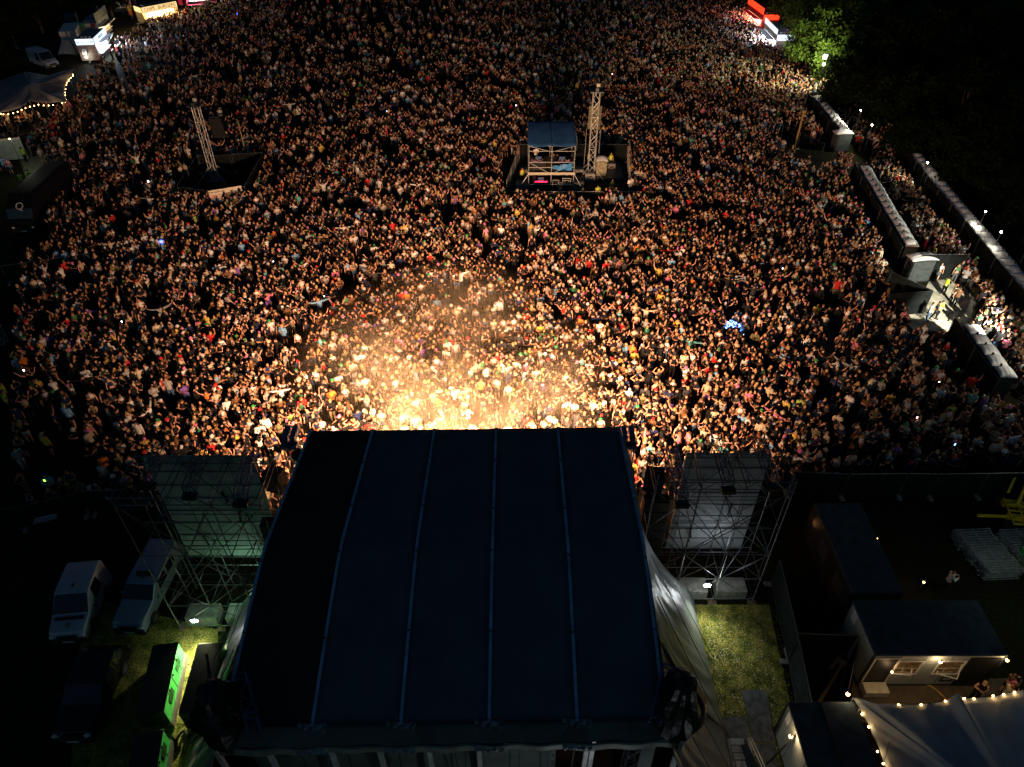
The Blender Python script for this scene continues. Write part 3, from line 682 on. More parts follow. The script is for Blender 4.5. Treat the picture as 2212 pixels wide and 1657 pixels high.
special(1320, 420, 0, 9, .1, 'black', 'black', 'dark', 0, 'steward in yellow vest with folded arms in front of the beige toilet', 'hivis', HV)
special(1314, 436, 0, 17, 0, 'green', 'green' if False else 'black', 'brown', 0, 'medic in green with yellow vest near the enclosure front right', 'hivis', HV)
special(1289, 434, 0, 9, .1, 'lime', 'black', 'dark', 0, 'person in lime coat below the right lattice tower', 'hivis', HV)
special(1234, 446, 0, 17, .5, 'lime', 'black', 'brown', 0, 'person in lime coat with green trousers at the mixing tower front right post', 'hivis', HV)
special(1258, 430, 0, 18, -.9, 'lime', 'black', 'brown', 0, 'person in bright lime coat crouching beside the front crates', 'hivis', HV, .75)
special(1115, 440, 0, 0, .1, 'black', 'black', 'dark', 0, 'steward in yellow vest at the front left corner of the mixing enclosure', 'hivis', HV)
special(1157, 352, 2.25, 9, .05, 'white', 'black', 'dark', 0, 'sound engineer in striped top at the left desk on the upper deck')
special(1195, 366, 2.25, 7, .3, 'black', 'black', 'brown', 1, 'engineer in black bending at the middle of the upper deck')
special(1153, 405, .3, 7, .1, 'black', 'black', 'dark', 0, 'lighting engineer in black behind the red lit desk')
for (x, y, lb) in ((42, 322, 'upper'), (58, 338, 'second'), (55, 395, 'third'), (73, 388, 'lowest')):
    special(x, y + 12, 0, 2, 3.0, 'lime', 'black', 'dark', 0, 'police officer in yellow jacket, %s of four by the left edge' % lb, 'hivis', HV)
for (x, y, lb) in ((22, 868, 'upper'), (26, 885, 'lower')): special(x, y, 0, 2, 2.0, 'lime', 'black', 'dark', 0, 'steward in lime jacket, %s of the pair at the dark left edge' % lb, 'hivis', HV)
for (x, y, pi, t, lb) in ((2, 372, 1, 'white', 'in white outfit'), (14, 372, 14, 'light blue', 'in pale blue top'), (27, 376, 1, 'pink', 'in pink top')):
    special(x, y, 0, pi, .4, t, 'blue', 'dark', 1, 'person %s in front of the lit sign board at the left edge' % lb)
special(1990, 656, 0, 19, 2.2, 'lime', 'black', 'dark', 0, 'steward in lime vest crouching by the gate fence', 'hivis', HV, .8)
special(2034, 636, 0, 9, 1.9, 'lime', 'black', 'dark', 0, 'steward in lime vest with hands together on the concrete gap', 'hivis', HV)
special(2050, 652, 0, 9, 1.2, 'cream', 'black', 'ginger', 0, 'person in cream top walking across the concrete gap')
special(2058, 660, 0, 19, 2.4, 'brown', 'black', 'brown', 1, 'person in brown top crossing the concrete gap beside a friend')
special(1999, 692, 0, 9, .8, 'pale grey', 'blue', 'brown', 0, 'person in pale grey top standing on the lower edge of the concrete')
special(2013, 690, 0, 19, 1.0, 'dark grey', 'black', 'dark', 2, 'person in dark grey leaning forward on the concrete edge')
special(2020, 688, 0, 9, .5, 'lime', 'black', 'dark', 0, 'steward in yellow vest bent over on the concrete edge', 'hivis', HV)
special(1875, 655, 0, 0, .6, 'white', 'black', 'dark', 0, 'person in white shirt and black shorts left of the triangular fence')
special(1956, 678, 0, 1, .8, 'cream', 'black', 'blond', 0, 'person in cream crop top under the triangular fence')
special(1940, 676, 0, 14, 1.1, 'brown', 'black', 'brown', 0, 'person in brown dress under the triangular fence')
special(2036, 1272, 0, 17, 1.5, 'white', 'black', 'ginger', 0, 'person in white shirt looking at a phone on the dark grass', None, None, .9)
special(2160, 1498, 0, 18, 1.7, 'pink', 'black', 'brown', 1, 'person in pale pink top right of the lit cabin')
special(2156, 1520, 0, 17, 1.9, 'cream', 'black', 'ginger', 0, 'person in tan top nearest the string lights of the right tent')
special(2096, 1512, 0, 10, -.4, 'black', 'black', 'blond', 1, 'person in black vest bending in front of the lit cabin')
special(1545 + 41, 708, 0, 14, .1, 'light blue', 'black', 'brown', 0, 'person wearing a glowing blue light costume right of centre')
pts = [p for p in pts if all((p[0] - q.x) ** 2 + (p[1] - q.y) ** 2 > .25 for q in SPECIAL)]
# ---- nearest visible 300 as individuals
def visible(u, v):
    if 655 < u < 1345 and v > 905: return False
    if 285 < u < 1700 and v > 972: return False
    if v > 1085 or u < 5 or u > 2205: return False
    return True
pts.sort(key=lambda p: math.hypot(p[0], p[1]))
near = []; rest = []
for p in pts:
    u, v = PX((p[0], p[1], 1.4))
    if len(near) < 290 and visible(u, v): near.append(p)
    else: rest.append(p)
def zone(u, v):
    if u < 140: return 'at the dark left edge'
    if u < 300: return 'left of the left scaffold'
    if u < 430: return 'beyond the left screen'
    if u < 540: return 'beyond the left scaffold trusses'
    if u < 660: return "by the roof's left front corner"
    if u < 800: return 'beyond the first roof panel'
    if u < 932: return 'beyond the second roof panel'
    if u < 1066: return 'beyond the middle roof panel'
    if u < 1200: return 'beyond the fourth roof panel'
    if u < 1335: return 'beyond the rightmost roof panel'
    if u < 1450: return "by the roof's right front corner"
    if u < 1560: return 'beyond the right scaffold trusses'
    if u < 1700: return 'beyond the right screen'
    if u < 1860: return 'right of the right scaffold'
    if u < 2030: return 'beyond the backstage fence'
    return 'by the dark right edge'
used = set(); ir = random.Random(5)
for p in near:
    u, v = PX((p[0], p[1], 1.4)); zn = zone(u, v)
    for _ in range(400):
        pi = ir.choice(CALM) if ir.random() < .6 else ir.randrange(len(PROTO)); top, bot, hr, hat, sk = cloth_mats(ir); pr = PROTO[pi]
        hh = ('%s %s' % (hat, pr['hair'])) if pr['hair'] in ('cap', 'bucket hat') else {'long': 'long %s hair', 'short': 'short %s hair', 'tied': 'tied %s hair'}[pr['hair']] % hr
        lb = 'person, %s, %s %s, %s %s, %s, %s' % (hh, top, pr['garment'], bot, pr['bottom'], pr['pose'], zn)
        lb = lb.replace('person, ', 'person with ', 1)
        if len(lb.split()) > 16: lb = lb.replace(', %s %s,' % (bot, pr['bottom']), ',')
        if len(lb.split()) > 16: lb = lb.replace(' hair,', ',').replace('with long', 'with long')
        if len(lb.split()) > 16: lb = lb.replace(', ' + pr['pose'], '')
        if lb not in used and len(lb.split()) <= 16: break
    used.add(lb)
    rz = ir.gauss(-.02 * p[0], .5) if ir.random() < .8 else ir.uniform(0, 6.28)
    put_person(pi, (p[0], p[1], 0), rz, top, bot, hat if pr['hair'] in ('cap', 'bucket hat') else hr, sk, lb, 'people in the front of the crowd', ir.uniform(1.0, 1.16))
# ---- the rest of the crowd: one object
coll = bpy.data.collections.new('crowd_source')
def attr_mat(name, attr, rough):
    m = bpy.data.materials.new(name); m.use_nodes = True; n = m.node_tree.nodes; l = m.node_tree.links
    a = n.new("ShaderNodeAttribute"); a.attribute_type = 'INSTANCER'; a.attribute_name = attr
    b = n["Principled BSDF"]; b.inputs["Roughness"].default_value = rough; b.inputs["Specular IOR Level"].default_value = .15
    l.new(a.outputs["Color"], b.inputs["Base Color"]); return m
AM = [attr_mat('crowd skin', 'skin', .55), pm('shoe', 'black', (.03, .03, .03)), attr_mat('crowd top', 'top', .85), attr_mat('crowd bottom', 'bot', .85), attr_mat('crowd hair', 'hair', .6)]
for k, pr in enumerate(PROTO):
    bm = bmesh.new(); bm.from_mesh(pr['parts'][0][1])
    for q, (nm, me) in enumerate(pr['parts'][1:]):
        bm.faces.ensure_lookup_table(); n0 = len(bm.faces); bm.from_mesh(me); bm.faces.ensure_lookup_table()
        for i in range(n0, len(bm.faces)): bm.faces[i].material_index = q + 2
    me = bpy.data.meshes.new('crowd_person'); bm.to_mesh(me); bm.free()
    for m in AM: me.materials.append(m)
    coll.objects.link(bpy.data.objects.new('crowd_person_%02d' % k, me))
n = len(rest); me = bpy.data.meshes.new('crowd'); me.vertices.add(n)
me.vertices.foreach_set('co', [c for p in rest for c in (p[0], p[1], 0.0)])
A = {k: [] for k in ('top', 'bot', 'hair', 'skin')}; rot = []; scl = []; var = []
gr = random.Random(21)
for p in rest:
    pi = gr.randrange(len(PROTO))
    if gr.random() < .72: pi = gr.choice(CALM)
    top, bot, hr, hat, sk = cloth_mats(gr); j = gr.uniform(.75, 1.2)
    A['top'] += [min(1, c * j) for c in TOPS[top]] + [1]; A['bot'] += list(BOTS[bot]) + [1]
    A['hair'] += list(HATS[hat] if PROTO[pi]['hair'] in ('cap', 'bucket hat') else HAIRS[hr]) + [1]; A['skin'] += list(SKINS[sk]) + [1]
    rot.append(gr.gauss(-.02 * p[0], .45) if gr.random() < .8 else gr.uniform(0, 6.28)); scl.append(gr.uniform(.98, 1.18)); var.append(pi)
for k, v in A.items(): me.attributes.new(k, 'FLOAT_COLOR', 'POINT').data.foreach_set('color', v)
me.attributes.new('turn', 'FLOAT_VECTOR', 'POINT').data.foreach_set('vector', [c for r_ in rot for c in (0, 0, r_)])
me.attributes.new('size', 'FLOAT', 'POINT').data.foreach_set('value', scl)
me.attributes.new('pick', 'INT', 'POINT').data.foreach_set('value', var)
crowd = bpy.data.objects.new('crowd', me); S.collection.objects.link(crowd)
tag(crowd, 'vast dense night crowd filling the field beyond the stage', 'crowd', kind='stuff')
ng = bpy.data.node_groups.new('crowd_nodes', 'GeometryNodeTree'); ng.is_modifier = True
ng.interface.new_socket('Geometry', in_out='INPUT', socket_type='NodeSocketGeometry'); ng.interface.new_socket('Geometry', in_out='OUTPUT', socket_type='NodeSocketGeometry')
N = ng.nodes; L = ng.links; gi = N.new('NodeGroupInput'); go = N.new('NodeGroupOutput')
ci = N.new('GeometryNodeCollectionInfo'); ci.inputs['Collection'].default_value = coll; ci.inputs['Separate Children'].default_value = True; ci.inputs['Reset Children'].default_value = True
ip = N.new('GeometryNodeInstanceOnPoints'); ip.inputs['Pick Instance'].default_value = True
def na(t, nm):
    q = N.new('GeometryNodeInputNamedAttribute'); q.data_type = t; q.inputs['Name'].default_value = nm; return q.outputs['Attribute']
L.new(gi.outputs[0], ip.inputs['Points']); L.new(ci.outputs[0], ip.inputs['Instance'])
L.new(na('INT', 'pick'), ip.inputs['Instance Index'])
L.new(na('FLOAT_VECTOR', 'turn'), ip.inputs['Rotation']); L.new(na('FLOAT', 'size'), ip.inputs['Scale'])
L.new(ip.outputs[0], go.inputs[0])
crowd.modifiers.new('crowd', 'NODES').node_group = ng
print('CROWD', n, 'near', len(near))
# ------------------------------------------------------------------ fences
def fence(pts, h, label, group=None, scrim=True, panel=3.4, cat='fence', m='scrim', feet=True, metal='dark_steel'):
    """pts are world points on the ground; each panel, scrim and foot is a part"""
    r = thing('mesh_fence', label, cat, Vector(pts[0]), 0, group)
    for a, b in zip(pts[:-1], pts[1:]):
        a = Vector(a); b = Vector(b); a.z = b.z = 0; L = (b - a).length; n = max(1, round(L / panel)); d = (b - a) / n; nn = Vector((-d.y, d.x, 0)).normalized()
        for i in range(n):
            p = a + d * (i + .01); q = a + d * (i + .99); mb = MB()
            for u, v in (((0), 1), (0, 1)):
                pass
            mb.tube(p + Vector((0, 0, .08)), p + Vector((0, 0, h)), .022, 5); mb.tube(q + Vector((0, 0, .08)), q + Vector((0, 0, h)), .022, 5)
            mb.tube(p + Vector((0, 0, h)), q + Vector((0, 0, h)), .022, 5); mb.tube(p + Vector((0, 0, .18)), q + Vector((0, 0, .18)), .018, 4)
            if not scrim:
                for k in range(1, 9): s = p.lerp(q, k / 9); mb.tube(s + Vector((0, 0, .18)), s + Vector((0, 0, h)), .008, 3)
            mb.build('fence_panel', metal, r, True)
            if scrim:
                mb = MB(); o = nn * .04
                mb.sheet(lambda u, v: p.lerp(q, u) + o * (1 + .6 * math.sin(u * 9 + i) * math.sin(v * 3)) + Vector((0, 0, .1 + (h - .13) * (1 - v) )), 10, 3, .004); mb.build('scrim', m, r, True)
            if feet:
                mb = MB(); c = p; mb.box((c.x - .12, c.y - .35, 0), (c.x + .12, c.y + .35, .12), rot=math.atan2(d.y, d.x)); mb.build('foot_block', 'grey', r, True)
    return r
def Z(ox, oy, x, y, h=0): return G(*z_(ox, oy, x, y), h)
# ------------------------------------------------------------------ mixing tower (front of house)
def c3(x, y, h=0): return G(1080 + x / 7.315, 237.6 + y / 7.315, h)
fx0, fx1, fy0, fy1 = 1.72, 6.35, 70.4, 74.6
foh = thing('mixing_tower', 'two storey scaffold mixing tower with dark blue canvas roof in the middle of the crowd', 'scaffold tower', (4, 72.5, 0))
xm = (fx0 + fx1) / 2
def T(a, b, r=.035, m='steel', nm='tube'): MB().tube(a, b, r, 5).build(nm, m, foh, True)
for x in (fx0, xm, fx1):
    for y in (fy0, fy1): T((x, y, 0), (x, y, 5.0 if y == fy0 else 5.4), .045, 'steel', 'post')
for z in (.9, 2.05, 2.75, 3.3, 4.45):
    T((fx0, fy0, z), (fx1, fy0, z), .035, nm='ledger')
    for x in (fx0, fx1): T((x, fy0, z), (x, fy1, z), .03, nm='ledger')
T((fx0, fy1, 3.3), (fx1, fy1, 3.3)); T((fx0, fy1, 4.4), (fx1, fy1, 4.4))
for a, b in (((fx0, 5.0), (xm, 4.4)), ((fx1, 5.0), (xm, 4.4)), ((fx0, 3.3), (xm, 2.05)), ((fx1, 3.3), (xm, 2.05)), ((fx0, .9), (xm - 1, 0.05))): T((a[0], fy0 - .05, a[1]), (b[0], fy0 - .05, b[1]), .03, nm='brace')
for sx, tx in ((fx0, fx0 - 1.4), (fx1, fx1 + 1.3)): T((sx, fy0, 2.1), (tx, fy0 - .6, .1), .035, nm='outrigger')
MB().box((fx0 - .1, fy0 - .08, 2.05), (fx1 + .1, fy1, 2.2)).build('deck', 'wood', foh, True)
MB().box((fx0 - .12, fy0 - .14, 2.0), (fx1 + .12, fy0 - .085, 2.28)).build('toe_board', 'cream', foh, True)
cv = mat('blue_canvas', (.02, .09, .25), .7, scale=1.5, var=.2, bump=.2)
for k in range(2):
    x0 = fx0 - .12 + k * (fx1 - fx0 + .24) / 2; x1 = x0 + (fx1 - fx0 + .24) / 2 - .04
    mb = MB(); mb.sheet(lambda u, v: (x0 + (x1 - x0) * u, fy0 - .1 + (fy1 - fy0 + .4) * v, 5.12 + .75 * v - .16 * math.sin(math.pi * u) * (1 - .5 * v) + .15 * math.sin(math.pi * v)), 12, 12, .03); mb.build('canvas_roof', cv, foh, True, True)
mb = MB(); mb.sheet(lambda u, v: (fx1 + .16 + .03 * math.sin(v * 30), fy0 + (fy1 - fy0) * u, 5.7 - 1.2 * v), 8, 12, .01); mb.build('side_sheet', mat('clear_sheet', (.5, .55, .6), .25, bump=.8), foh, True)
MB().sheet(lambda u, v: (fx0 + (fx1 - fx0) * u, fy1 + .02, 5.2 - 2.9 * v), 6, 4, .02).build('back_sheet', 'black', foh, True)
MB().sheet(lambda u, v: (fx0 + (fx1 - fx0) * u, fy1 + .02, 2.0 - 1.9 * v), 6, 4, .02).build('back_sheet', 'black', foh, True)
mb = MB(); mb.sheet(lambda u, v: (xm + .1 + 2.0 * u, fy0 - .12 - .05 * math.sin(9 * u + 4 * v), 2.95 + .35 * u - (.35 + .5 * u) * v + .05 * math.sin(14 * u)), 18, 8, .01); solo(mb, 'tarpaulin', mat('blue_tarp', (.05, .26, .62), .4, scale=7, bump=1, var=.5), 'crumpled bright blue tarpaulin hung on the upper rail of the mixing tower', 'tarpaulin', smooth=True)
def case(loc, w, d_, h, label, m='black', name='flight_case', group=None, edge='alu'):
    r = thing(name, label, 'flight case', loc, 0, group)
    MB().box((-w / 2, -d_ / 2, .0), (w / 2, d_ / 2, h), bev=.02).build('case_body', m, r)
    mb = MB(); e = .022
    for z in (.02, h * .62, h - .01): mb.box((-w / 2 - .012, -d_ / 2 - .012, z - e), (w / 2 + .012, -d_ / 2 - .001, z + e))
    for x in (-w / 2, w / 2): mb.box((x - e, -d_ / 2 - .013, 0), (x + e, -d_ / 2 - .0015, h))
    mb.build('edge_trim', edge, r)
    mb = MB()
    for x in (-w * .28, w * .28): mb.box((x - .06, -d_ / 2 - .02, h * .35), (x + .06, -d_ / 2 - .0125, h * .45))
    mb.build('latch', edge, r); return r
def desk(loc, w, label, strip=None):
    r = thing('mixing_desk', label, 'mixing desk', loc)
    MB().box((-w / 2, -.35, 0), (w / 2, .35, .85)).build('desk_stand', 'black', r)
    mb = MB(); mb.prism([(-w / 2 - .05, -.4), (w / 2 + .05, -.4), (w / 2 + .05, .4), (-w / 2 - .05, .4)], .853, .95); mb.build('console', 'dark_steel', r)
    mb = MB()
    for i in range(int(w / .12)):
        for j in range(3):
            if rnd.random() < .35: x = -w / 2 + .06 + i * .12; mb.box((x, -.3 + j * .2, .951), (x + .035, -.27 + j * .2, .962))
    mb.build('button_lights', M('console_led', (1, 1, 1), .4, emit=rnd.choice(('80ffb0', 'ff8080', 'ffd090')), es=3), r)
    MB().box((-.3, .1, 1.0), (.3, .13, 1.3)).build('monitor', M('monitor_screen', (.05, .06, .07), .2, emit='405060', es=.6), r)
    if strip: MB().box((-w / 2 + .1, -.36, 1.0), (w / 2 - .1, -.30, 1.08)).build('led_strip', strip, r)
desk((fx0 + 1.0, fy0 + .9, 2.2), 1.5, 'left mixing desk on the upper deck of the mixing tower')
desk((fx1 - 1.2, fy0 + .8, 2.2), 1.7, 'right mixing desk on the upper deck of the mixing tower')
desk((fx0 + 1.3, fy0 + .4, .15), 1.5, 'lighting desk with a pink red light bar under the mixing tower', M('pink_strip', (1, .1, .2), .4, emit='ff2050', es=4))
case((xm + .5, fy0 + .4, .1), .62, .6, 1.25, 'tall black rack case under the right bay of the mixing tower')
case((xm + 1.65, fy0 + .5, .9), .85, .6, .6, 'upper aluminium edged case under the mixing tower')
case((xm + 1.6, fy0 + .3, .0), .9, .7, .88, 'lower aluminium edged case under the mixing tower')
case((xm + 1.0, fy0 + .25, .0), .25, .4, 1.1, 'narrow white striped case under the mixing tower', 'grey')
mb = MB(); mb.box((fx0 - 1.6, fy0 - 1.5, .02), (fx1 + 6.3, fy1 + 3.0, .1)); solo(mb, 'platform', M('platform_mat', (.02, .022, .025), .8, bump=.3), 'dark matting floor of the mixing tower enclosure', 'floor matting')
mb = MB(); mb.box((fx1 + .3, fy0 + 2.4, .1), (fx1 + 5.6, fy1 + 2.6, .52)); solo(mb, 'platform', 'dark_steel', 'low dark platform behind the beige toilet in the mixing enclosure', 'platform')
def crate(loc, w, lb, h=.9):
    r = thing('ballast_tank', lb, 'ballast tank', loc, 0, 'ballast tanks in the mixing enclosure')
    mb = MB(); mb.box((-w / 2, -.45, 0), (w / 2, .45, h), bev=.06); mb.build('tank', M('tank_plastic', (.30, .29, .26), .6, scale=3, var=.4), r)
    mb = MB(); mb.box((-w / 2 + .1, -.35, h), (w / 2 - .1, .35, h + .08)); mb.build('lid', 'dark_steel', r)
    mb = MB(); mb.box((-.16, -.47, h * .6), (.16, -.453, h * .75)); mb.build('handle', 'black', r)
for (x, y, w, lb) in ((1415, 1155, 1.1, 'grey ballast tank at the foot of the right lattice tower'), (1235, 1095, 1.15, 'grey ballast tank right of the mixing tower'), (1235, 1300, 1.1, 'grey ballast tank at the front right outrigger of the mixing tower'),
                      (385, 1100, .9, 'grey ballast tank left of the mixing tower'), (345, 1310, 1.2, 'grey ballast tank at the front left outrigger of the mixing tower'), (1745, 1000, 1.0, 'grey ballast tank behind the beige toilet')):
    p = c3(x, y); crate((p.x, p.y + .45, .1), w, lb)
bY = G(1240, 312, 2.0).y
pL0 = G(1121, 305, 2.0); pR0 = G(1355, 313.5, 2.0); pL1 = G(1094, 405, 1.2); pR1 = G(1352, 372, 2.0)
fence([(pL0.x, bY, 0), (pR0.x, bY, 0)], 2.0, 'black scrimmed fence behind the mixing tower')
fence([(pL1.x, pL1.y, 0), (pL0.x, bY - .2, 0)], 2.0, 'open mesh fence on the left of the mixing enclosure', scrim=False, metal='steel')
fence([(pR0.x + .1, bY - .3, 0), (pR1.x + .3, 69.5, 0)], 2.0, 'open mesh fence on the right of the mixing enclosure', scrim=False, metal='steel')
r = thing('crowd_barrier', 'low aluminium crowd barrier in front of the mixing tower', 'barrier', (6, 68.3, 0))
for k in range(11):
    x = pL1.x - 5.6 + k * 1.22; mb = MB(); mb.box((x, -.05, .05), (x + 1.15, .05, 1.05)); mb.build('barrier_panel', 'black', r)
    mb = MB(); mb.tube((x, 0, 1.1), (x + 1.15, 0, 1.1), .035, 5); mb.build('top_rail', 'alu', r)
# line array tower
def speaker_tower(base, h, w, label, alabel, ax, ay, az, n, leg=True, sm='speaker'):
    r = thing('lattice_tower', label, 'tower', base, 0, 'lattice delay towers in the crowd')
    mb = MB(); lattice(mb, (0, 0, .1), (0, 0, h), w, .036, int(h / w * .85)); mb.build('mast', 'alu', r)
    mb = MB(); mb.box((-w, -w, h), (w, w, h + .12)); mb.box((-.15, -.5, h + .1), (.15, .4, h + .4)); mb.build('head_block', 'dark_steel', r)
    mb = MB(); mb.box((-.05, -.15, h + .45), (.3, .15, h + .75), bev=.03); mb.build('work_light', M('lamp_hood', (.6, .58, .5), .4), r)
    for sx, sy in ((1, 1), (-1, 1), (1, -1), (-1, -1)):
        MB().tube((sx * w / 2, sy * w / 2, 1.6), (sx * 1.5, sy * 1.2, .1), .03, 5).build('outrigger', 'steel', r)
    mb = MB(); mb.box((-.8, -.6, .0), (.8, .6, .12)); mb.build('base_frame', 'dark_steel', r)
    a = thing('line_array', alabel, 'speakers', (base[0] + ax, base[1] + ay, az), 0, 'line arrays hung on the delay towers')
    for k in range(n):
        mb = MB(); t = k * .36; c = .05 * k
        mb.prism([(-.66, -.25 + c), (.66, -.25 + c), (.52, .3 + c), (-.52, .3 + c)], -t - .33, -t); mb.build('speaker_box', sm, a)
    mb = MB(); mb.tube((-.5, 0, .05), (.5, 0, .05), .04, 5); mb.tube((0, 0, .05), (0, -ay + .1, .55), .03, 5); mb.build('fly_bar', 'dark_steel', a)
    if leg:
        for x in (-.75, .75): MB().tube((x + ax, ay + .2, 0), (x + ax, ay + .1, az - n * .36), .03, 5).build('guide_pole', 'steel', r)
b = G(1274.5, 388); speaker_tower((b.x, b.y, 0), 9.3, .66, 'lit aluminium lattice tower right of the mixing tower', 'six box line array hung behind the right lattice tower', .15, 1.5, 7.4, 7)
b = G(466.5, 391); speaker_tower((b.x, b.y, 0), 8.0, .62, 'dim leaning lattice tower in the left enclosure', 'dark line array hung behind the left lattice tower', 1.0, 1.6, 6.2, 6, False, 'black')
def portaloo(name, loc, rz, label, group, wm='loo_wall', rm='loo_roof', s=1.0, sx=1.0, proto={}):
    key = (wm, rm)
    r = thing(name, label, 'portable toilet', loc, rz, group); r.scale = (s * sx, s, s)
    if key not in proto:
        P = []
        mb = MB(); mb.box((-.53, -.56, .12), (.53, .56, 2.05), bev=.03)
        for k in range(5): mb.box((-.535, -.45 + k * .22, .3), (-.531 - .02, -.38 + k * .22, 1.9)); mb.box((.531, -.45 + k * .22, .3), (.555, -.38 + k * .22, 1.9))
        P.append(('cabin', mb.mesh('cabin', wm)))
        mb = MB()
        mb.sheet(lambda u, v: (-.64 + 1.28 * u, -.56 + 1.12 * v, 2.06 + .34 * max(0, math.sin(math.pi * min(1, max(0, u)))) ** .55 * math.sin(math.pi * (.04 + .92 * v)) ** .7 + .02 * (1 if int(v * 8.99) % 2 else 0)), 16, 18, .05)
        P.append(('roof', mb.mesh('roof', rm, True)))
        mb = MB(); mb.tube((.3, .25, 2.3), (.3, .25, 2.5), .07, 8); P.append(('vent', mb.mesh('vent', 'black')))
        mb = MB(); mb.box((-.42, -.60, .16), (.42, -.563, 1.95)); P.append(('door', mb.mesh('door', wm)))
        mb = MB(); mb.box((-.55, -.58, 0), (.55, .58, .117)); P.append(('skid_base', mb.mesh('skid_base', 'black')))
        proto[key] = P
    for nm, me in proto[key]:
        o = bpy.data.objects.new(nm, me); S.collection.objects.link(o); o.parent = r
    return r
p = G(1297, 391); portaloo('portable_toilet', (p.x, p.y + .6, .1), 0, 'beige portable toilet beside the right lattice tower', None, 'loo_beige', 'loo_roof')
ORD = ['nearest', 'second', 'third', 'fourth', 'fifth', 'sixth', 'seventh', 'eighth', 'ninth', 'tenth', 'eleventh', 'twelfth', 'thirteenth', 'fourteenth', 'fifteenth', 'sixteenth', 'seventeenth', 'eighteenth', 'nineteenth', 'twentieth',
       '21st', '22nd', '23rd', '24th', '25th', '26th', '27th', '28th', '29th', '30th', '31st', '32nd', '33rd', '34th', '35th', '36th', '37th', '38th', '39th', '40th']
for (a, b_, lb) in LOOROWS:
    A_, B_ = G(*a, 2.15), G(*b_, 2.15); A_.z = B_.z = 0; L_ = (B_ - A_).length; n = int(L_ / 1.17); d = (A_ - B_) / n; rz = math.atan2(d.y, d.x) - math.pi / 2
    for i in range(n):
        q = B_ + d * (i + .3); q += Vector((rnd.uniform(-.04, .04), 0, 0))
        o = 'nearest portable toilet of the ' + lb if i == 0 else '%s portable toilet from the near end of the %s' % (ORD[i], lb)
        turn = -math.pi / 2 if lb[0] != 'l' or 'black' in lb else math.pi / 2
        portaloo('portable_toilet', q, rz + turn * -1 + rnd.uniform(-.03, .03), o, 'portable toilets in rows')
for (a, b_, lb), off, fl in zip(LOOROWS, (1.0, 0, .95, .8, .95), ('black scrim fence close behind the toilets under the floodlit tree', '', 'long black scrim fence on the crowd side of the long toilet row', 'black scrim fence in front of the far right toilets', 'black scrim fence left of the six unit toilet row')):
    if not fl: continue
    A_, B_ = G(*a, 2.15), G(*b_, 2.15); A_.z = B_.z = 0; d = (B_ - A_).normalized(); nn_ = Vector((d.y, -d.x, 0)); nn_ = nn_ if nn_.x < 0 else -nn_
    fence([A_ + nn_ * off - d * .5, B_ + nn_ * off + d * .8], 2.25, fl)
# the wide accessible units at two row ends
p = G(1994, 552, 2.3); portaloo('portable_toilet', (p.x, p.y, 0), .12, 'wide white accessible toilet at the near end of the long row beside the black fence', None, 'loo_wall', 'loo_roof', 1.03, 1.75)
p = G(1817, 283, 2.3); portaloo('portable_toilet', (p.x + .3, p.y, 0), .1, 'wide grey accessible toilet at the near end of the row under the floodlit tree', None, 'loo_wall', 'loo_roof', 1.03, 1.6)
# fences among the toilets
FG = 'black scrim fences by the toilets'
fence([Z(3072, 768, 1240, 770), Z(3072, 768, 1630, 770)], 2.6, 'crumpled black scrim fence closing the end of the long toilet row')
q0, q1, q2 = Z(3072, 768, 1065, 690, 2.2), Z(3072, 768, 1430, 855, 2.2), Z(3072, 768, 1045, 885, 2.2)
fence([q0, q1, q2], 2.2, 'black scrim fence bent into a triangle beside the concrete gap')
fence([Z(3072, 768, 1800, 1180), Z(3072, 768, 1955, 1190)], 2.0, 'short black fence behind the six unit toilet row')
fence([Z(3072, 0, 100, 1220), Z(3072, 0, 245, 1290), Z(3072, 0, 450, 1390)], 2.0, 'dark fence enclosure at the empty patch right of the crowd', scrim=False)
p = Z(3072, 0, 225, 1290); mb = MB(); mb.box((-.08, -.08, 0), (.08, .08, 4.2)); mb.box((-.2, -.12, 4.2), (.2, .12, 4.5)); o = solo(mb, 'timber_post', M('lit_post', (.45, .25, .08), .7), 'orange lit post in the empty fenced patch right of the crowd', 'post'); o.location = (p.x, p.y, 0)
# ------------------------------------------------------------------ left delay enclosure
w = lambda x, y, h=0: G((700 + x / 3.944) / 1.8525, (380 + y / 3.944) / 1.8525, h)
fence([w(345, 960, 2), w(865, 948, 2)], 2.0, 'back fence left panel run of the left tower enclosure')
fence([w(880, 940, 2), w(1385, 910, 2), w(1090, 1440, 2)], 2.0, 'dark scrim fence on the back right of the left tower enclosure')
fence([w(345, 950, 2), w(30, 1430, 2)], 2.0, 'mesh fence on the left of the left tower enclosure', scrim=False)
fence([w(60, 1440, 2), w(545, 1500, 2), w(1085, 1430, 2)], 1.9, 'dark scrim fence in front of the left tower enclosure')
a = w(545, 1512, 2.0); c = w(1050, 1430, 2.0); mb = MB()
bn = thing('banner', 'cream banner reading NOW OPEN in red with a black arrow on the left enclosure', 'banner', ((a.x + c.x) / 2, (a.y + c.y) / 2 - .28, .75), math.atan2(c.y - a.y, c.x - a.x))
BW_ = (c - a).length + .1; BH = 1.35
MB().sheet(lambda u, v: (-BW_ / 2 + BW_ * u, .02 * math.sin(u * 9 + v * 2), BH * (1 - v)), 16, 4, .01).build('cloth', M('banner_cloth', (.86, .76, .62), .7, var=.06), bn)
fr = (R(90), 0, 0)
text_part('HISTORY EXHIBITION', .17, M('brown_ink', (.20, .10, .04), .8), bn, (-BW_ * .29, -.05, BH - .22), fr)
text_part('NOW OPEN', .46, M('red_ink', (.60, .02, .05), .8), bn, (-BW_ * .24, -.05, BH - .66), fr, sx=.95)
M('black_ink', (.02, .02, .02), .8)
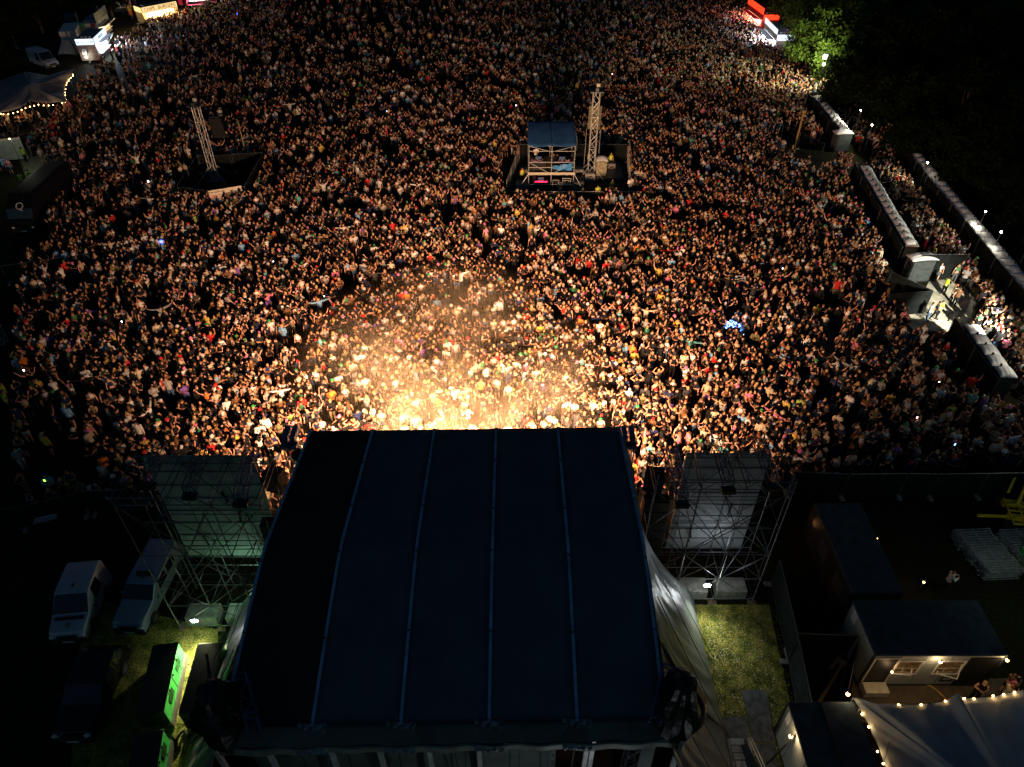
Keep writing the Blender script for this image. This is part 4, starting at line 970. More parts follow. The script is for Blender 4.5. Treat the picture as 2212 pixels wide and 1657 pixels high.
mb = MB(); x = BW_ * .41; mb.quad((x - .05, -.05, BH - .85), (x + .05, -.05, BH - .85), (x + .05, -.05, BH - .4), (x - .05, -.05, BH - .4)); mb.add([(x - .2, -.05, BH - .4), (x + .2, -.05, BH - .4), (x, -.05, BH - .12), (x - .2, -.03, BH - .4), (x + .2, -.03, BH - .4), (x, -.03, BH - .12)], [(0, 1, 2), (5, 4, 3), (0, 3, 4, 1), (1, 4, 5, 2), (2, 5, 3, 0)]); mb.build('arrow', 'black_ink', bn)
mb = MB()
for k in range(16): xx = BW_ * (.02 + .30 * rnd.random()); zz = BH * (.35 + .3 * rnd.random()); s = rnd.uniform(.08, .2); mb.box((xx - s, -.052 - k * .0012, zz - s * .7), (xx + s, -.049 - k * .0012, zz + s * .7))
mb.build('printed_picture', M('grey_ink', (.25, .20, .15), .8), bn)
a = w(1150, 1060); mb = MB()
ms_ = thing('mast', 'pale leaning timber mast rising from a small tub in the left enclosure', 'mast', (a.x, a.y, 0))
MB().tube((0, 0, 0), (0, 0, 4.6), .09, 6, .05).build('pole', M('lit_timber', (.34, .30, .14), .7), ms_)
MB().tube((0, 0, 4.6), (.4, 0, 4.75), .03, 5).build('arm', 'dark_steel', ms_)
a = w(1090, 1140); tb = thing('tub', 'white tub with green lettering standing at the foot of the timber mast', 'tub', (a.x, a.y, 0), .05)
MB().prism([(-.95, -.4), (.95, -.3), (1.05, .45), (-1.0, .45)], 0, .75).build('tub_body', M('tub_white', (.5, .47, .5), .6), tb)
MB().box((-.35, -.43, .2), (.5, -.36, .4)).build('green_mark', M('green_mark', (.1, .4, .1), .6), tb)
MB().prism([(-.9, -.33), (.9, -.25), (.98, .40), (-.95, .4)], .753, .80).build('tub_cover', 'dark_steel', tb)
# ------------------------------------------------------------------ backstage fence and board
fence([Z(3072, 1536, 150, 955), Z(3072, 1536, 620, 905 + 70), Z(3072, 1536, 1115, 970), Z(3072, 1536, 1380, 975), Z(3072, 1536, 2200, 965)], 2.0, 'long black scrim fence dividing the crowd from the backstage yard on the right')
fence([G(190, 1112), G(60, 1140), G(-60, 1160)], 1.8, 'dark scrim fence behind the parked cars on the left')
fence([Z(0, 1536, 830, 1120), Z(0, 1536, 1190, 1110)], 2.0, 'dark fence between the left scaffold and the crowd')
for (ox, pts4, lb) in ((3072, ((462, 790), (615, 762), (665, 835), (500, 852)), 'pale lilac printed board leaning on the backstage fence'), (0, ((300, 1165), (492, 1120), (488, 1165), (282, 1212)), 'pale blue board leaning on the dark fence at the left')):
    q = [Z(ox, 1536, *t, h) for t, h in zip(pts4, (1.1, 1.1, .4, .4))]; mb = MB(); mb.quad(q[0], q[3], q[2], q[1], .03); o = solo(mb, 'notice_board', M('lilac_board', (.40, .38, .55), .6, scale=12, var=.4), lb, 'board')
fence([G(1663, 1262), G(1700, 1430), G(1735, 1620), G(1745, 1700)], 2.2, 'dark scrim fence along the right side of the floodlit lawn', m='scrim_grey' if M('scrim_grey', (.02, .024, .024), .9, bump=.3, spec=.03) else 0)
fence([Z(3072, 2301, 165, 690), Z(3072, 2301, 700, 715)], 2.0, 'dark fence between the lawn fence and the lit cabin')
fence([Z(3072, 2301, 780, 575, 2), Z(3072, 2301, 690, 1010, 2)], 2.0, 'dark fence running from the lit cabin towards the near cabin')
sl = thing('banner_board', 'narrow pale notice board on the fence at the far right', 'board', Z(3072, 1536, 2010, 660), .3)
MB().box((-.45, -.03, .3), (.45, .03, 2.1)).build('board_face', 'lilac_board', sl); MB().tube((-.5, 0, 0), (-.5, 0, 2.2), .03).build('board_post', 'steel', sl)
# ------------------------------------------------------------------ cabins
def cabin(x0, y0, x1, y1, h, label, wall='cabin_wall', roofm='cabin_roof', front=None):
    r = thing('site_cabin', label, 'cabin', ((x0 + x1) / 2, (y0 + y1) / 2, 0)); a, b = (x1 - x0) / 2, (y1 - y0) / 2
    MB().box((-a, -b, .12), (a, b, h - .1)).build('wall', wall, r)
    MB().box((-a - .04, -b - .04, h - .097), (a + .04, b + .04, h), bev=.03).build('roof', roofm, r)
    mb = MB()
    for sx in (-1, 1):
        mb.box((sx * (a + .005) - .05, -b - .05, .1), (sx * (a + .005) + .05, -b + .05, h - .1)); mb.box((sx * (a + .005) - .05, b - .05, .1), (sx * (a + .005) + .05, b + .05, h - .1))
    mb.build('corner_post', 'black', r)
    MB().box((-a - .02, -b - .02, .0), (a + .02, b + .02, .117)).build('base_frame', 'black', r)
    mb = MB()
    for i in range(1, int(2 * a / 1.2)): x = -a + i * 1.2; mb.box((x - .01, -b - .006, .2), (x + .01, -b - .002, h - .2))
    for i in range(1, int(2 * b / 1.2)): y = -b + i * 1.2; mb.box((-a - .006, y - .01, .2), (-a - .002, y + .01, h - .2))
    mb.build('panel_joint', 'black', r); return r, a, b
bx0, bx1, by0, by1 = G(1892, 1415, 2.8).x, G(2174, 1411, 2.8).x, G(1892, 1413.5, 2.8).y, G(1843, 1298, 2.8).y
cb, a, b = cabin(bx0, by0, bx1, by1, 2.8, 'large pale green cabin with two lit open windows and two dark doors')
def frame_on(r, x0, x1, z0, z1, y, m, w=.06, name='frame'):
    mb = MB(); mb.box((x0, y - .05, z0), (x0 + w, y, z1)); mb.box((x1 - w, y - .05, z0), (x1, y, z1)); mb.box((x0 + w, y - .05, z1 - w), (x1 - w, y, z1)); mb.box((x0 + w, y - .05, z0), (x1 - w, y, z0 + w)); return mb.build(name, m, r)
for (dx0, dx1, lb) in ((-a + .12, -a + 1.15, 0), (a - 1.45, a - .15, 1)):
    MB().box((dx0, -b - .03, .15), (dx1, -b - .004, 2.45)).build('door', 'black', cb)
    frame_on(cb, dx0 - .08, dx1 + .08, .1, 2.55, -b - .008, 'cream' if lb == 0 else 'black', .08, 'door_frame')
for (wx0, wx1, cr_) in ((-a + .40 * a, -a + .80 * a, 1), (-a + 1.04 * a, -a + 1.46 * a, 0)):
    wn = MB().box((wx0 + .05, -b - .012, 1.15), (wx1 - .05, -b - .004, 2.25)).build('window', M('lit_interior', (.10, .06, .035), .5, emit='ffb860', es=.02, scale=7, var=.9), cb)
    f_ = frame_on(cb, wx0, wx1, 1.1, 2.3, -b - .013, 'white', .06, 'window_frame')
    mb = MB(); mb.box((wx0 + .1, -b - .03, 1.6), (wx1 - .1, -b - .0135, 1.64)); mb.box((wx0 + .45, -b - .03, 1.2), (wx0 + .5, -b - .0135, 1.58)); mb.box((wx0 + .15, -b - .03, 1.25), (wx0 + .9, -b - .0135, 1.29)); mb.build('shelf', 'cream', cb)
    # open sash
    mb = MB(); s = MB()
    s.box((0, -.03, 0), (.9, 0, .05)); s.box((0, -.03, .95), (.9, 0, 1.0)); s.box((0, -.03, .05), (.05, 0, .95)); s.box((.85, -.03, .05), (.9, 0, .95))
    o = s.build('open_sash', 'white', cb); o.location = (wx0 if cr_ else wx0 + .2, -b - .06, 1.2); o.rotation_euler = (R(-25), 0, R(-6 if cr_ else -18))
frame_on(cb, a * .26, a * .44, .45, .85, -b - .004, 'black', .03, 'vent_frame'); MB().box((-a + .1, -b - .6, .0), (-a + 1.2, -b - .06, .42)).build('door_step', 'cream', cb)
mb = MB(); mb.box((-a - .02, b - .75, 1.9), (-a - .004, b - .35, 2.6)); mb.build('notice', 'white', cb)
def bulb_lamp(name, loc, power, col, label, group, post=None, r_=.05, bm='bulb', cat='lamp', aim=None):
    r = thing(name, label, cat, (loc[0], loc[1], post if post is not None else loc[2]), 0, group); dz = loc[2] - r.location.z
    MB().ell((0, 0, dz), (r_, r_, r_ * 1.1), 8, 6).build('bulb', bm, r, smooth=True)
    MB().tube((0, 0, dz + r_), (0, 0, dz + r_ + .05), r_ * .6, 6).build('fitting', 'black', r)
    if post is not None and dz > .5: MB().tube((.07, .05, 0), (.07, .05, dz + .1), .035, 6).build('pole', 'dark_steel', r)
    if aim is not None:
        lamp('lamp_light', 'SPOT', Vector(loc) + (Vector(aim) - Vector(loc)).normalized() * r_ * 1.7, power, col, None, .08, aim=aim, angle=150, blend=.7)
    else: lamp('lamp_light', 'POINT', Vector(loc) - Vector((0, .0, r_ * 1.6)), power, col, None, .05)
    return r
wl = (1, .70, .38)
LG = 'warm bulkhead lamps on the cabins'
q = Z(3072, 2301, 1485, 705, 2.75); bulb_lamp('wall_lamp', (q.x, by0 - .25, 2.6), 17, wl, 'warm lamp above the middle of the lit cabin front', LG, None, .07)
q = Z(3072, 2301, 2015, 690, 2.75); bulb_lamp('wall_lamp', (bx1 - .05, by0 - .2, 2.65), 15, wl, 'warm lamp at the right corner of the lit cabin', LG, None, .07)
q = Z(3072, 2301, 1060, 812, 1.9); bulb_lamp('wall_lamp', (q.x, by0 - .35, 1.9), 9, wl, 'warm lamp hanging beside the left door of the lit cabin', LG, None, .05)
ax0, ax1, ay0, ay1 = G(1766, 1090, 2.6).x - .1, G(1945, 1275, 2.6).x + .05, G(1846, 1279, 2.6).y, G(1766, 1087, 2.6).y
cc, a, b = cabin(ax0, ay0, ax1, ay1, 2.6, 'long dark blue roofed container at the back of the yard', 'black', 'cabin_roof')
frame = MB()
q = Z(3072, 1536, 945, 1325, 2.3); bulb_lamp('wall_lamp', (ax1 + .22, q.y, 2.2), 8, wl, 'warm lamp on the right side of the dark container', LG, None, .07)
MB().tube((a + .04, .2, 1.4), (a + .3, .3, 1.5), .02, 5).build('lamp_bracket', 'steel', cc); MB().tube((a + .3, .3, 1.5), (a + .18, .3, 2.3), .02, 5).build('lamp_bracket', 'steel', cc)
for k in range(2): 
    y = -1.6 + k * 2.2; mb = MB(); mb.box((-a - .02, y - .5, .9), (-a - .004, y + .5, 1.9)); mb.build('shutter', 'dark_steel', cc)
nx0, nx1, ny1 = G(1705, 1520, 2.8).x, G(1842, 1514, 2.8).x, G(1705, 1517, 2.8).y
cn, a, b = cabin(nx0, ny1 - 6.0, nx1, ny1, 2.8, 'nearest cabin with pale side wall and black flat roof at the bottom right')
MB().box((-.06, -b, 2.802), (.06, b, 2.86)).build('roof_ridge', 'black', cn)
mb = MB(); mb.box((-a - .02, b - .55, 1.8), (-a - .004, b - .25, 2.5)); mb.build('notice', 'white', cn)
q = Z(3072, 2301, 280, 1378, 2.8); bulb_lamp('wall_lamp', (nx0 - .3, q.y, 2.65), 20, wl, 'warm lamp on the pale side wall of the nearest cabin', LG, None, .08)
MB().tube((-a - .05, q.y - cn.location.y + .1, 2.5), (-a - 1.1, q.y - cn.location.y - .5, 1.2), .04, 4).build('awning_arm', 'black', cn)
q = Z(3072, 2301, 675, 1052, 2.9); bulb_lamp('wall_lamp', (q.x, q.y, 3.15), 11, wl, 'warm lamp at the back corner of the nearest cabin roof', LG, None, .08)
q = Z(3072, 2301, 1345, 62, 1.1); bulb_lamp('phone_lamp', tuple(q), 2.5, (1, .75, .45), 'small glowing light beside the seated person on the dark grass', None, 0, .05)
# cable roll on the ground
mb = MB(); pr_ = None
for k in range(40):
    t = k / 39; q = Z(3072, 2301, 1310 + 230 * t, 935 + 150 * t * t + 6 * math.sin(k * 1.9), .05 + .2 * (t > .6) * (t - .6)); 
    if pr_: mb.tube(pr_, q, .035, 4)
    pr_ = q
solo(mb, 'cable', M('orange_cable', (.5, .3, .08), .6), 'orange cable lying across the paving in front of the lit cabin', 'cable')
for (x0, y0, x1, y1, lb) in ((545, 760, 610, 700, 'upper'), (440, 1060, 640, 760, 'lower')):
    mb = MB(); mb.quad(Z(3072, 2301, x0 - 20, y0 + 40, .1), Z(3072, 2301, x0 + 20, y0 + 40, .1), Z(3072, 2301, x1 + 20, y1, .1), Z(3072, 2301, x1 - 10, y1, .1), .06); solo(mb, 'plank', 'wood', '%s brown plank lying on the dark ground left of the lit cabin' % lb, 'plank')
# ------------------------------------------------------------------ stretch tents with festoon bulbs
def tent(edge, peaks, label, m, bulbs, blabel, power, colb, cen=None):
    """edge: closed outline [(px,py,h)], surface = radial blend from outline to a raised middle"""
    P = [G(x, y, h) for x, y, h in edge]; n = len(P); c = G(*cen) if cen else sum(P, Vector()) / n
    pk = [(G(x, y, h), s) for x, y, h, s in peaks]
    def outline(t):
        t = (t % 1) * n; i = int(t); f = t - i; return P[i % n].lerp(P[(i + 1) % n], f)
    r = thing('stretch_tent', label, 'tent', (c.x, c.y, 0))
    def f(u, v):
        o = outline(u); p = o.lerp(Vector((c.x, c.y, o.z)), v)
        base = o.z + (3.2 - o.z) * (v ** .8)
        for q, s in pk: base += s * math.exp(-((p.x - q.x) ** 2 + (p.y - q.y) ** 2) / 1.6)
        base += .03 * math.sin(u * 2 * math.pi * 14) * (1 - v); p.z = base; return p
    MB().sheet(f, 110, 18, .02).build('canvas', m, r, True, True)
    for q, s in pk: MB().tube((q.x, q.y, 0), (q.x, q.y, 3.3), .05, 6).build('tent_pole', 'dark_steel', r, True)
    for i in range(0, n):
        if edge[i][2] > 2.5: MB().tube((P[i].x, P[i].y, 0), P[i], .045, 6).build('edge_pole', 'dark_steel', r, True)
    g = thing('festoon_lights', blabel, 'string lights', (P[0].x, P[0].y, 0)); prev = None; wi = MB(); bp = []
    for x, y, h in bulbs:
        q = G(x, y, h)
        MB().ell(q, (.045, .045, .055), 6, 5).build('bulb', 'bulb', g, True)
        if prev:
            mid = prev.lerp(q, .5) + Vector((0, 0, -.04)); 
            if (q - prev).length < 4: wi.tube(prev + Vector((0, 0, .08)), mid + Vector((0, 0, .08)), .012, 3); wi.tube(mid + Vector((0, 0, .08)), q + Vector((0, 0, .08)), .012, 3)
        prev = q; lamp('bulb_light', 'POINT', q - Vector((0, 0, .12)), power, colb, None, .04)
    wi.build('wire', 'black', g, True); return r
zz = lambda x, y: z_(3072, 2301, x, y)
ed = [(*zz(740, 1058), 3.0), (*zz(930, 1108), 2.5), (*zz(1250, 1120), 2.45), (*zz(1500, 1095), 2.7), (*zz(1640, 1022), 3.3), (*zz(1700, 1068), 2.9), (*zz(1950, 1050), 2.6), (*zz(2209, 990), 2.7), (2290, 1500, 2.8), (2420, 1640, 3.0), (2400, 1900, 3.0), (2000, 1900, 2.8), (*zz(1100, 1900), 2.4), (*zz(1000, 1600), 2.3), (*zz(920, 1400), 2.3), (*zz(850, 1260), 2.45), (*zz(790, 1150), 2.7)]
tent(ed, [], 'large pale grey stretch tent with festoon bulbs at the bottom right corner', mat('tent_fabric', (.29, .335, .38), .6, scale=.7, var=.15, bump=.1),
     [(*zz(812, 1200), 2.6), (*zz(870, 1310), 2.5), (*zz(945, 1522), 2.4), (*zz(995, 1627), 2.4), (*zz(1127, 1120), 2.5), (*zz(1320, 1117), 2.5), (*zz(1427, 1108), 2.6), (*zz(1530, 1087), 2.8), (*zz(1692, 1062), 3.0), (*zz(1775, 1066), 2.85), (*zz(1942, 1040), 2.7), (*zz(2032, 1028), 2.7), (*zz(2127, 1010), 2.75)],
     'warm festoon bulbs along the edge of the bottom right tent', 1.6, (1, .68, .36), (2240, 1800, 3.2))
z0 = lambda x, y: z_(0, 0, x, y)
ed = [(*z0(215, 620), 3.0), (*z0(420, 655), 2.4), (*z0(640, 590), 3.3), (*z0(600, 680), 2.7), (*z0(560, 740), 2.5), (*z0(555, 810), 2.5), (*z0(580, 880), 3.0), (*z0(470, 885), 2.4), (*z0(330, 885), 2.4), (*z0(250, 870), 3.0), (*z0(180, 930), 2.4), (*z0(0, 975), 2.6), (-60, 262, 2.6), (-60, 190, 2.8), (20, 168, 2.8)]
tent(ed, [(70, 195, 3, .6)], 'dark grey stretch tent with festoon bulbs at the left edge', mat('tent_dark', (.17, .17, .19), .8, scale=.5, var=.2),
     [(*z0(x, y), h) for x, y, h in ((627, 645, 3.1), (630, 658, 3.0), (612, 672, 2.9), (598, 686, 2.8), (592, 700, 2.7), (578, 715, 2.6), (572, 735, 2.55), (565, 770, 2.5), (562, 800, 2.5), (563, 822, 2.5), (572, 862, 2.6), (563, 882, 2.7), (537, 890, 2.6), (458, 908, 2.4), (420, 912, 2.4), (377, 910, 2.4), (332, 905, 2.5), (295, 914, 2.7), (258, 922, 2.7), (220, 935, 2.5), (186, 950, 2.4), (152, 966, 2.4), (114, 978, 2.4), (72, 986, 2.45), (30, 988, 2.5), (8, 984, 2.55))],
     'warm festoon bulbs along the edge of the left tent', 5, (1, .62, .30))
# ------------------------------------------------------------------ mats, stairs, lawn litter
def slab(pts, h, label, m, name='ground_mat', z=.02):
    P = [G(x, y) for x, y in pts]; mb = MB(); mb.prism([(p.x, p.y) for p in P][::-1], z, z + h); return solo(mb, name, m, label, 'ground mat')
zq = lambda x, y: z_(2048, 2301, x, y)
slab([zq(1978, 1000), zq(2190, 995), zq(2260, 1440), zq(2080, 1450)], .05, 'upper dark rubber track mat on the lawn', 'mat_board')
slab([zq(1808, 1230), zq(2018, 1225), zq(2055, 1440), zq(1858, 1442)], .045, 'worn dark track mat at the top of the aluminium steps', 'mat_board')
slab([zq(2085, 1462), zq(2262, 1450), zq(2330, 1800), zq(2170, 1800)], .05, 'lower dark rubber track mat beside the handrail', 'mat_board')
st = thing('metal_steps', 'bright aluminium steps beside the right stage skirt at the bottom', 'steps', G(*zq(1950, 1560)))
tl, trr = G(*zq(1855, 1445)), G(*zq(1975, 1445))
for k in range(7):
    mb = MB(); y = tl.y - .02 - k * .29; z = .42 - k * .05; mb.box((tl.x + .03 * k, y - .27, z), (trr.x + .03 * k, y, z + .04)); mb.box((tl.x + .03 * k, y - .28, z - .05), (trr.x + .03 * k, y - .27, z + .0))
    mb.build('tread', M('tread_alu', (.55, .56, .54), .4, .6, scale=40, var=.5), st, True)
for x in (tl.x - .05, trr.x + .22): MB().tube((x, tl.y, .4), (x + .1, tl.y - 2.0, .06), .05, 5).build('stringer', 'alu', st, True)
hr_ = thing('handrail', 'white double handrail slanting down beside the aluminium steps', 'handrail', G(*zq(2080, 1500)))
a0, a1 = Z(2048, 2301, 2040, 1405, 1.0), Z(2048, 2301, 2160, 1665, 1.0)
for dx in (0, .13): MB().tube(a0 + Vector((dx, 0, 0)), a1 + Vector((dx, 0, 0)), .028, 6).build('rail', 'white', hr_, True)
for t in (.05, .5, .95): q = a0.lerp(a1, t); MB().tube((q.x, q.y, 0), q, .022, 5).build('rail_post', 'white', hr_, True)
mb = MB(); mb.quad(a0 + Vector((-.45, -.05, -.9)), a1 + Vector((-.5, 0, -.9)), a1 + Vector((-.03, 0, -.25)), a0 + Vector((-.03, -.1, -.25)), .02); mb.build('side_plate', 'grey', hr_, True)
mb = MB(); lr = random.Random(3)
for _ in range(900):
    t = lr.random(); x = 1520 + lr.uniform(0, 130) + t * 50; y = 1330 + t * 300; q = G(x, y)
    s = lr.uniform(.010, .028); a_ = lr.uniform(0, 6.28); ca, sa = math.cos(a_) * s, math.sin(a_) * s
    mb.add([(q.x - ca, q.y - sa, .02), (q.x + sa, q.y - ca, .022), (q.x + ca, q.y + sa, .03), (q.x - sa, q.y + ca, .024)], [(0, 1, 2, 3)])
tag(mb.build('litter', M('litter_paper', (.7, .68, .6), .8)), 'tiny white litter scattered over the floodlit lawn', 'litter', kind='stuff')
mb = MB()
for _ in range(5200):   # grass tufts over both lawns
    if lr.random() < .62: t = lr.random(); q = G(1500 + lr.uniform(0, 175) + t * 62, 1312 + t * 340)
    else: t = lr.random(); q = G(230 + lr.uniform(0, 250), 1340 + t * 300)
    for k in range(3):
        a_ = lr.uniform(0, 6.28); h = lr.uniform(.05, .12); x, y = q.x + lr.uniform(-.05, .05), q.y + lr.uniform(-.05, .05)
        mb.add([(x - .012 * math.cos(a_), y - .012 * math.sin(a_), .008), (x + .012 * math.cos(a_), y + .012 * math.sin(a_), .008), (x + .05 * math.sin(a_), y + .05 * math.cos(a_), h)], [(0, 1, 2)])
tag(mb.build('grass', M('grass_blade', (.17, .21, .04), .8, scale=2, col2=(.36, .33, .08, 1), var=.4)), 'short trampled grass on the two floodlit lawns', 'grass', kind='stuff')
mb = MB(); lr = random.Random(9)
for _ in range(70):
    x, d = lr.uniform(XL + .2, XR - .2), lr.uniform(10.5, 22.3); s = lr.uniform(.015, .04); z = roof_h(d) + .05 - .13 * abs(math.sin(math.pi * (x - XL) / bw)); a_ = lr.uniform(0, 3)
    mb.add([(x, yaw(x, d), z + .02), (x + s * math.cos(a_), yaw(x, d) + s * 2 * math.sin(a_), z + .03), (x + .01, yaw(x, d) + .02, z + .04)], [(0, 1, 2)])
tag(mb.build('confetti', M('blue_confetti', (.10, .25, .5), .6)), 'scattered confetti scraps on the stage roof', 'confetti', kind='stuff')
# ------------------------------------------------------------------ generators (green)
def genset(x0, y0, x1, y1, label, top='black', h=1.5):
    P0, P1 = G(x0, y0, h), G(x1, y1, h); L_ = P0.y - P1.y; w_ = 1.15
    r = thing('generator', label, 'generator', (P1.x, P1.y, 0), math.atan2(-(P0.x - P1.x), L_), 'green generators on the left')
    MB().box((-.02, -.03, .42), (w_ + .01, -.003, h - .03)).build('end_shade', 'black', r)  # black sheet put over the green end, standing in for its shade
    MB().box((0, 0, .45), (w_, L_, h - .02), bev=.03).build('canopy', 'genset_green', r)
    MB().box((-.02, -.02, h - .018), (w_ + .02, L_ + .02, h + .01), bev=.008).build('roof', top, r)
    MB().box((-.03, -.05, 0), (w_ + .06, L_ + .05, .42)).build('fuel_skid', M('skid_brown', (.10, .09, .07), .6), r)
    for k in range(2):
        y = L_ * (.2 + .45 * k); v = MB()
        for j in range(7): v.box((w_ + .003, y + j * .09, .8), (w_ + .03, y + j * .09 + .05, 1.25))
        v.build('vent_grille', M('grille_dark', (.02, .10, .03), .5), r)
    for k in range(3): y = L_ * (.3 + .22 * k); MB().box((w_ + .003, y, 1.3), (w_ + .05, y + .08, 1.4)).build('door_catch', 'black', r)
    mb = MB(); mb.box((w_ + .002, L_ * .48, .47), (w_ + .006, L_ * .50, h - .04)); mb.box((w_ + .002, L_ * .75, .47), (w_ + .006, L_ * .77, h - .04)); mb.build('door_joint', 'black', r)
    MB().tube((w_ * .5, L_ * .8, h), (w_ * .5, L_ * .8, h + .15), .06, 8).build('exhaust', 'black', r); return r
genset(331, 1393, 294, 1545, 'green generator with black top, left of the lit gap')
genset(428, 1391, 386, 1540, 'green generator with black top, half hidden by the left stage skirt')
genset(292, 1585, 262, 1740, 'green generator at the bottom edge below the other two')
lamp('gap_flood', 'SPOT', (-15.05, 19.2, 1.5), 2200, (1, .98, .60), None, .08, aim=(-15.0, 16.9, .0), angle=110, blend=.6)  # extra beam added near the left flood lamp, without its own fixture
mb = MB(); prv = None
for k in range(30):
    t = k / 29; q = Z(0, 2301, 1470 + 170 * t, 1385 + 40 * math.sin(t * 7), .15 + .1 * math.sin(t * 15))
    if prv: mb.tube(prv, q, .06, 5)
    prv = q
solo(mb, 'cable_bundle', 'gloss_black', 'shiny black cable bundle on the grass below the lit gap', 'cable bundle')
# ------------------------------------------------------------------ vehicles
def vehicle(kind, loc, rz, label, Lw, Ww, Hh, paint, scale=1.0, logo=None):
    """nose towards -y. side profile lofted across the width with tumblehome"""
    r = thing(kind, label, {'van': 'van', 'pickup_truck': 'pickup', 'car': 'car', 'box_truck': 'truck'}[kind], loc, rz)
    h2 = Lw / 2
    prof = {'van': [(-h2, .35), (-h2 - .03, .75), (-h2 + .12, 1.0), (-h2 + .95, 1.18), (-h2 + 1.75, Hh - .06), (-h2 + 2.1, Hh), (h2 - .15, Hh), (h2, Hh - .15), (h2, .35)],
            'pickup_truck': [(-h2, .4), (-h2 - .04, .8), (-h2 + .1, 1.05), (-h2 + 1.25, 1.17), (-h2 + 1.95, Hh - .05), (-h2 + 2.3, Hh), (h2 - .2, Hh + .02), (h2, 1.1), (h2, .4)],
            'car': [(-h2, .3), (-h2 - .03, .65), (-h2 + .15, .85), (-h2 + 1.25, 1.02), (-h2 + 2.0, Hh - .04), (-h2 + 2.4, Hh), (h2 - .7, Hh - .05), (h2 - .1, 1.0), (h2, .3)],
            'box_truck': [(-h2, .4), (-h2 - .03, 1.2), (-h2 + .25, 1.5), (-h2 + .65, 2.45), (-h2 + 1.0, 2.6), (-h2 + 1.9, Hh), (h2, Hh), (h2, .4)]}[kind]
    prof = [(max(-h2, min(h2, y)) if False else y, z) for y, z in prof]
    secs = [(-1, .93), (-.97, .99), (-.6, 1), (0, 1.0), (.6, 1), (.97, .99), (1, .93)]
    v = []; np_ = len(prof)
    for s, k in secs:
        for y, z in prof:
            tum = 1 - .13 * max(0, (z - 1.0)) / max(.4, Hh - 1.0) if kind != 'box_truck' else 1 - .02 * max(0, z - 1)
            nose = 1 - .10 * (y < -h2 + .3)
            v.append((s * Ww / 2 * tum * nose, y * (k if abs(s) == 1 else 1) , z if k == 1 or z < .6 else z - (1 - k) * .35 + .0 * s))
    f = []
    for i in range(len(secs) - 1):
        for j in range(np_):
            a_, b_ = i * np_ + j, i * np_ + (j + 1) % np_; f.append((a_, b_, b_ + np_, a_ + np_))
    f += [tuple(range(np_ - 1, -1, -1)), tuple((len(secs) - 1) * np_ + j for j in range(np_))]
    body = MB(); body.add(v, f); bo_ = body.build('body', paint, r, smooth=True); bv = bo_.modifiers.new('bevel', 'BEVEL'); bv.width = .075; bv.segments = 3; bv.limit_method = 'ANGLE'; bv.angle_limit = R(18)
    # windscreen
    i0 = 3; (y0, z0_), (y1, z1_) = (prof[3], prof[4]) if kind != 'box_truck' else (prof[2], prof[3])
    tw0 = Ww / 2 * .93; tw1 = Ww / 2 * .82 if kind != 'box_truck' else Ww / 2 * .93
    nrm = Vector((0, -(z1_ - z0_), (y1 - y0))).normalized() * .015
    A0 = Vector((0, y0, z0_)).lerp(Vector((0, y1, z1_)), .06) + nrm; A1 = Vector((0, y0, z0_)).lerp(Vector((0, y1, z1_)), .94) + nrm
    mb = MB(); mb.quad(A0 + Vector((-tw0, 0, 0)), A0 + Vector((tw0, 0, 0)), A1 + Vector((tw1, 0, 0)), A1 + Vector((-tw1, 0, 0)), .01); wsn = mb.build('windscreen', 'glass', r)
    mb = MB()
    for s in (-.4, .3): mb.tube(A0 + Vector((s, -.01, .02)), A0.lerp(A1, .28) + Vector((s + .45, -.01, .02)), .012, 4)
    o = mb.build('wiper', 'black', wsn)
    # side windows
    if kind != 'box_truck':
        for s in (-1, 1):
            spans = [(y1 + .1, y1 + .95), (y1 + 1.05, min(y1 + 1.9, h2 - .5))]
            for (a_, b_) in spans[:2 if kind != 'van' else 1]:
                if b_ - a_ < .2: continue
                mb = MB(); zt, zb = Hh - .14, 1.1; xt, xb = Ww / 2 * (1 - .13 * (zt - 1) / (Hh - 1)) * s, Ww / 2 * (1 - .13 * (zb - 1) / (Hh - 1)) * s
                q = [(xb + s * .006, a_, zb), (xb + s * .006, b_, zb), (xt + s * .006, b_, zt), (xt + s * .006, a_ + .1, zt)]
                if s < 0: q = q[::-1]
                mb.quad(*q, .008); mb.build('side_window', 'glass', r)
    # bumper, grille, headlights, plate
    MB().box((-Ww / 2 * .93, -h2 - .12, .32), (Ww / 2 * .93, -h2 - .0, .62), bev=.05).build('bumper', 'black', r)
    MB().box((-Ww * .25, -h2 - .06, .66), (Ww * .25, -h2 - .025, .86), bev=.01).build('grille', 'black', r)
    for s in (-1, 1):
        MB().ell((s * Ww * .37, -h2 - .0, .78), (.17, .10, .10), 8, 6).build('headlight', M('headlight_glass', (.5, .55, .6), .1, spec=1), r, smooth=True)
        m_ = MB(); m_.ell((s * (Ww / 2 + .10), y0 + .45, 1.15), (.11, .06, .09), 8, 5); m_.build('mirror', paint if kind == 'pickup_truck' else 'black', r, smooth=True)
        MB().box((s * (Ww / 2 - .03) - .02, -h2 + 1.6, .92), (s * (Ww / 2 + .005) + .01, -h2 + 1.75, .96)).build('door_handle', 'black', r)
        for y in (-h2 + .85, h2 - .95):
            w_ = MB(); w_.tube((s * (Ww / 2 - .20), y, .34), (s * (Ww / 2 + .02), y, .34), .34, 16); t = w_.build('wheel', 'rubber', r)
            MB().tube((s * (Ww / 2 + .0), y, .34), (s * (Ww / 2 + .03), y, .34), .19, 10).build('rim', 'dark_steel', t)
    MB().box((-.26, -h2 - .13, .40), (.26, -h2 - .122, .51)).build('number_plate', 'white', r)
    if kind == 'van': MB().box((-.7, y0 - .28, z0_ + .02 - .04), (.7, y0 - .12, z0_ + .03)).build('scuttle_grille', 'black', r)
